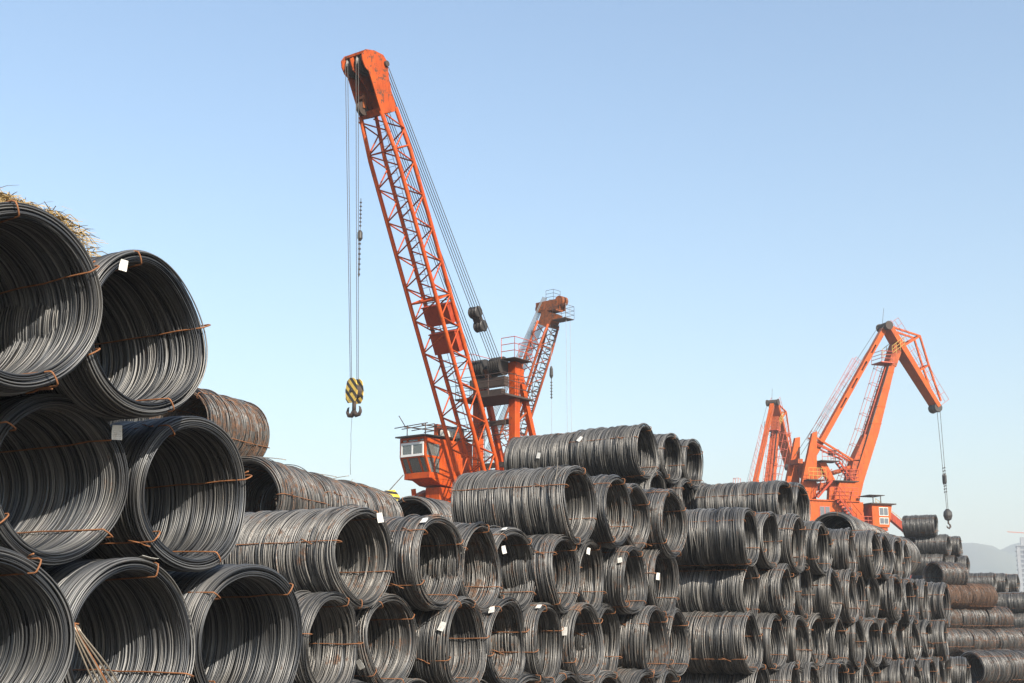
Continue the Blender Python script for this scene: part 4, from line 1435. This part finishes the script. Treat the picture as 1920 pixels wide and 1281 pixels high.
def ball_hook(c, xh, z, label):
    base = c.matrix_basis @ Vector((xh, 0, z))
    h = empty('crane_hook', base, c.rotation_euler.z)
    tag(h, label, 'hook')
    MB().drum((0, 0, 0.75), [(0, 0.12), (0.1, 0.3), (0.45, 0.42), (0.8, 0.38), (1.1, 0.12)], 14, 'z').build('weight', 'grease', h)
    pts = [(0, 0, 0.8), (0, 0, 0.5), (0.16, 0, 0.38), (0.2, 0, 0.2), (0.05, 0, 0.05), (-0.14, 0, 0.12), (-0.2, 0, 0.28)]
    MB().tube(pts, [0.08, 0.08, 0.08, 0.09, 0.09, 0.07, 0.03], 8).build('hook', 'rustdark', h)


right = link_crane((29.5, 120.0), 20, 'bright orange double-link crane with cab, jib bent down to the right')
ball_hook(right, 11.53, 11.5, 'small ball hook hanging on two ropes at the right, above the farthest stack')
back = link_crane((29.4, 158.5), 59, 'narrow orange crane seen end on, left of the bright double-link crane')


# sloping red gangway beside the far cab
gw = empty('sloping_gangway', (36.5, 122, 0))
tag(gw, 'sloping red steel gangway right of the far crane cab', 'gangway')
MB().bar((-2.9, 0, 13.2), (-0.3, 0, 10.9), 0.8, 0.55).build('girder', 'red', gw)
MB().rail([(-3.2, 0.38, 13.25), (-0.3, 0.38, 10.85)], 0.9, 0.02, step=0.5).build('railing', 'yellow', gw)
for x, z in ((-2.9, 12.5), (-0.5, 10.5)):
    MB().box(x - 0.15, x + 0.15, -0.2, 0.2, 0, z).build('post', 'red', gw)


# ------------------------------------------------------------------ unfinished tower block by the hills
def tower_block():
    Y = 900
    X = 346.5
    t = empty('tower_block', (X, Y, 0), math.radians(-18))
    tag(t, 'pale unfinished tower block at the right edge before the hills', 'building')
    w, dpt, H = 18.6, 15.8, 63
    MB().box(-w / 2 + 0.6, w / 2 - 0.6, -dpt / 2 + 0.6, dpt / 2 - 0.6, 0, H - 2).build('wall', 'concrete', t)
    sl = MB()
    sl.box(-w / 2, w / 2, -dpt / 2, dpt / 2, 0, 0.4)
    o = sl.build('floor_slab', 'concrete', t)
    o.location.z = 3
    for k in range(1, 20):
        q = o.copy()
        col.objects.link(q)
        q.location.z = 3 + 3.05 * k
    for x in (-8, -2.8, 2.4, 7.6):
        MB().box(x - 1, x + 1, -dpt / 2 - 0.4, -dpt / 2 + 0.3, 0, H - 4).build('column', 'concrete', t)
    wn_ = MB().box(-1.3, 1.3, -0.06, 0.0, 0, 1.7).build('window', 'win', t)
    wn_.location = (-5.4, -dpt / 2 + 0.58, 4.2)
    for k in range(19):
        for x in (-5.4, -0.2, 5.0):
            if k == 0 and x == -5.4:
                continue
            q = wn_.copy()
            col.objects.link(q)
            q.location = (x, -dpt / 2 + 0.58, 4.2 + 3.05 * k)
    MB().box(-6, 6, -4.5, 4.5, H - 2, H + 4).build('roof_house', 'concrete', t)
    k = empty('tower_crane', (X + 7, Y + 10, 0))
    tag(k, 'thin tower crane arm above the unfinished tower block', 'crane')
    MB().bar((4.5, 0, 0), (4.5, 0, 78), 1.2, 1.2).build('mast', 'orange_light', k)
    MB().bar((-18, 0, 71.5), (11, 0, 69.5), 0.4, 0.5).build('jib', 'orange_light', k)
    MB().box(8, 10.5, -0.8, 0.8, 66, 69.2).build('counterweight', 'concrete', k)


tower_block()

# ------------------------------------------------------------------ haze
hm = bpy.data.materials.new('haze_air')
hm.use_nodes = True
hnt = hm.node_tree
for n in list(hnt.nodes):
    hnt.nodes.remove(n)
ho_ = hnt.nodes.new('ShaderNodeOutputMaterial')
hv = hnt.nodes.new('ShaderNodeVolumePrincipled')
hv.inputs['Color'].default_value = (0.6, 0.645, 0.69, 1)
hv.inputs['Density'].default_value = 0.00055
hv.inputs['Anisotropy'].default_value = 0.0
hnt.links.new(hv.outputs[0], ho_.inputs['Volume'])
hz = MB().box(-3200, 3200, -1500, 2400, -2, 165).build('haze', hm)
tag(hz, kind='stuff')
hz.display_type = 'WIRE'
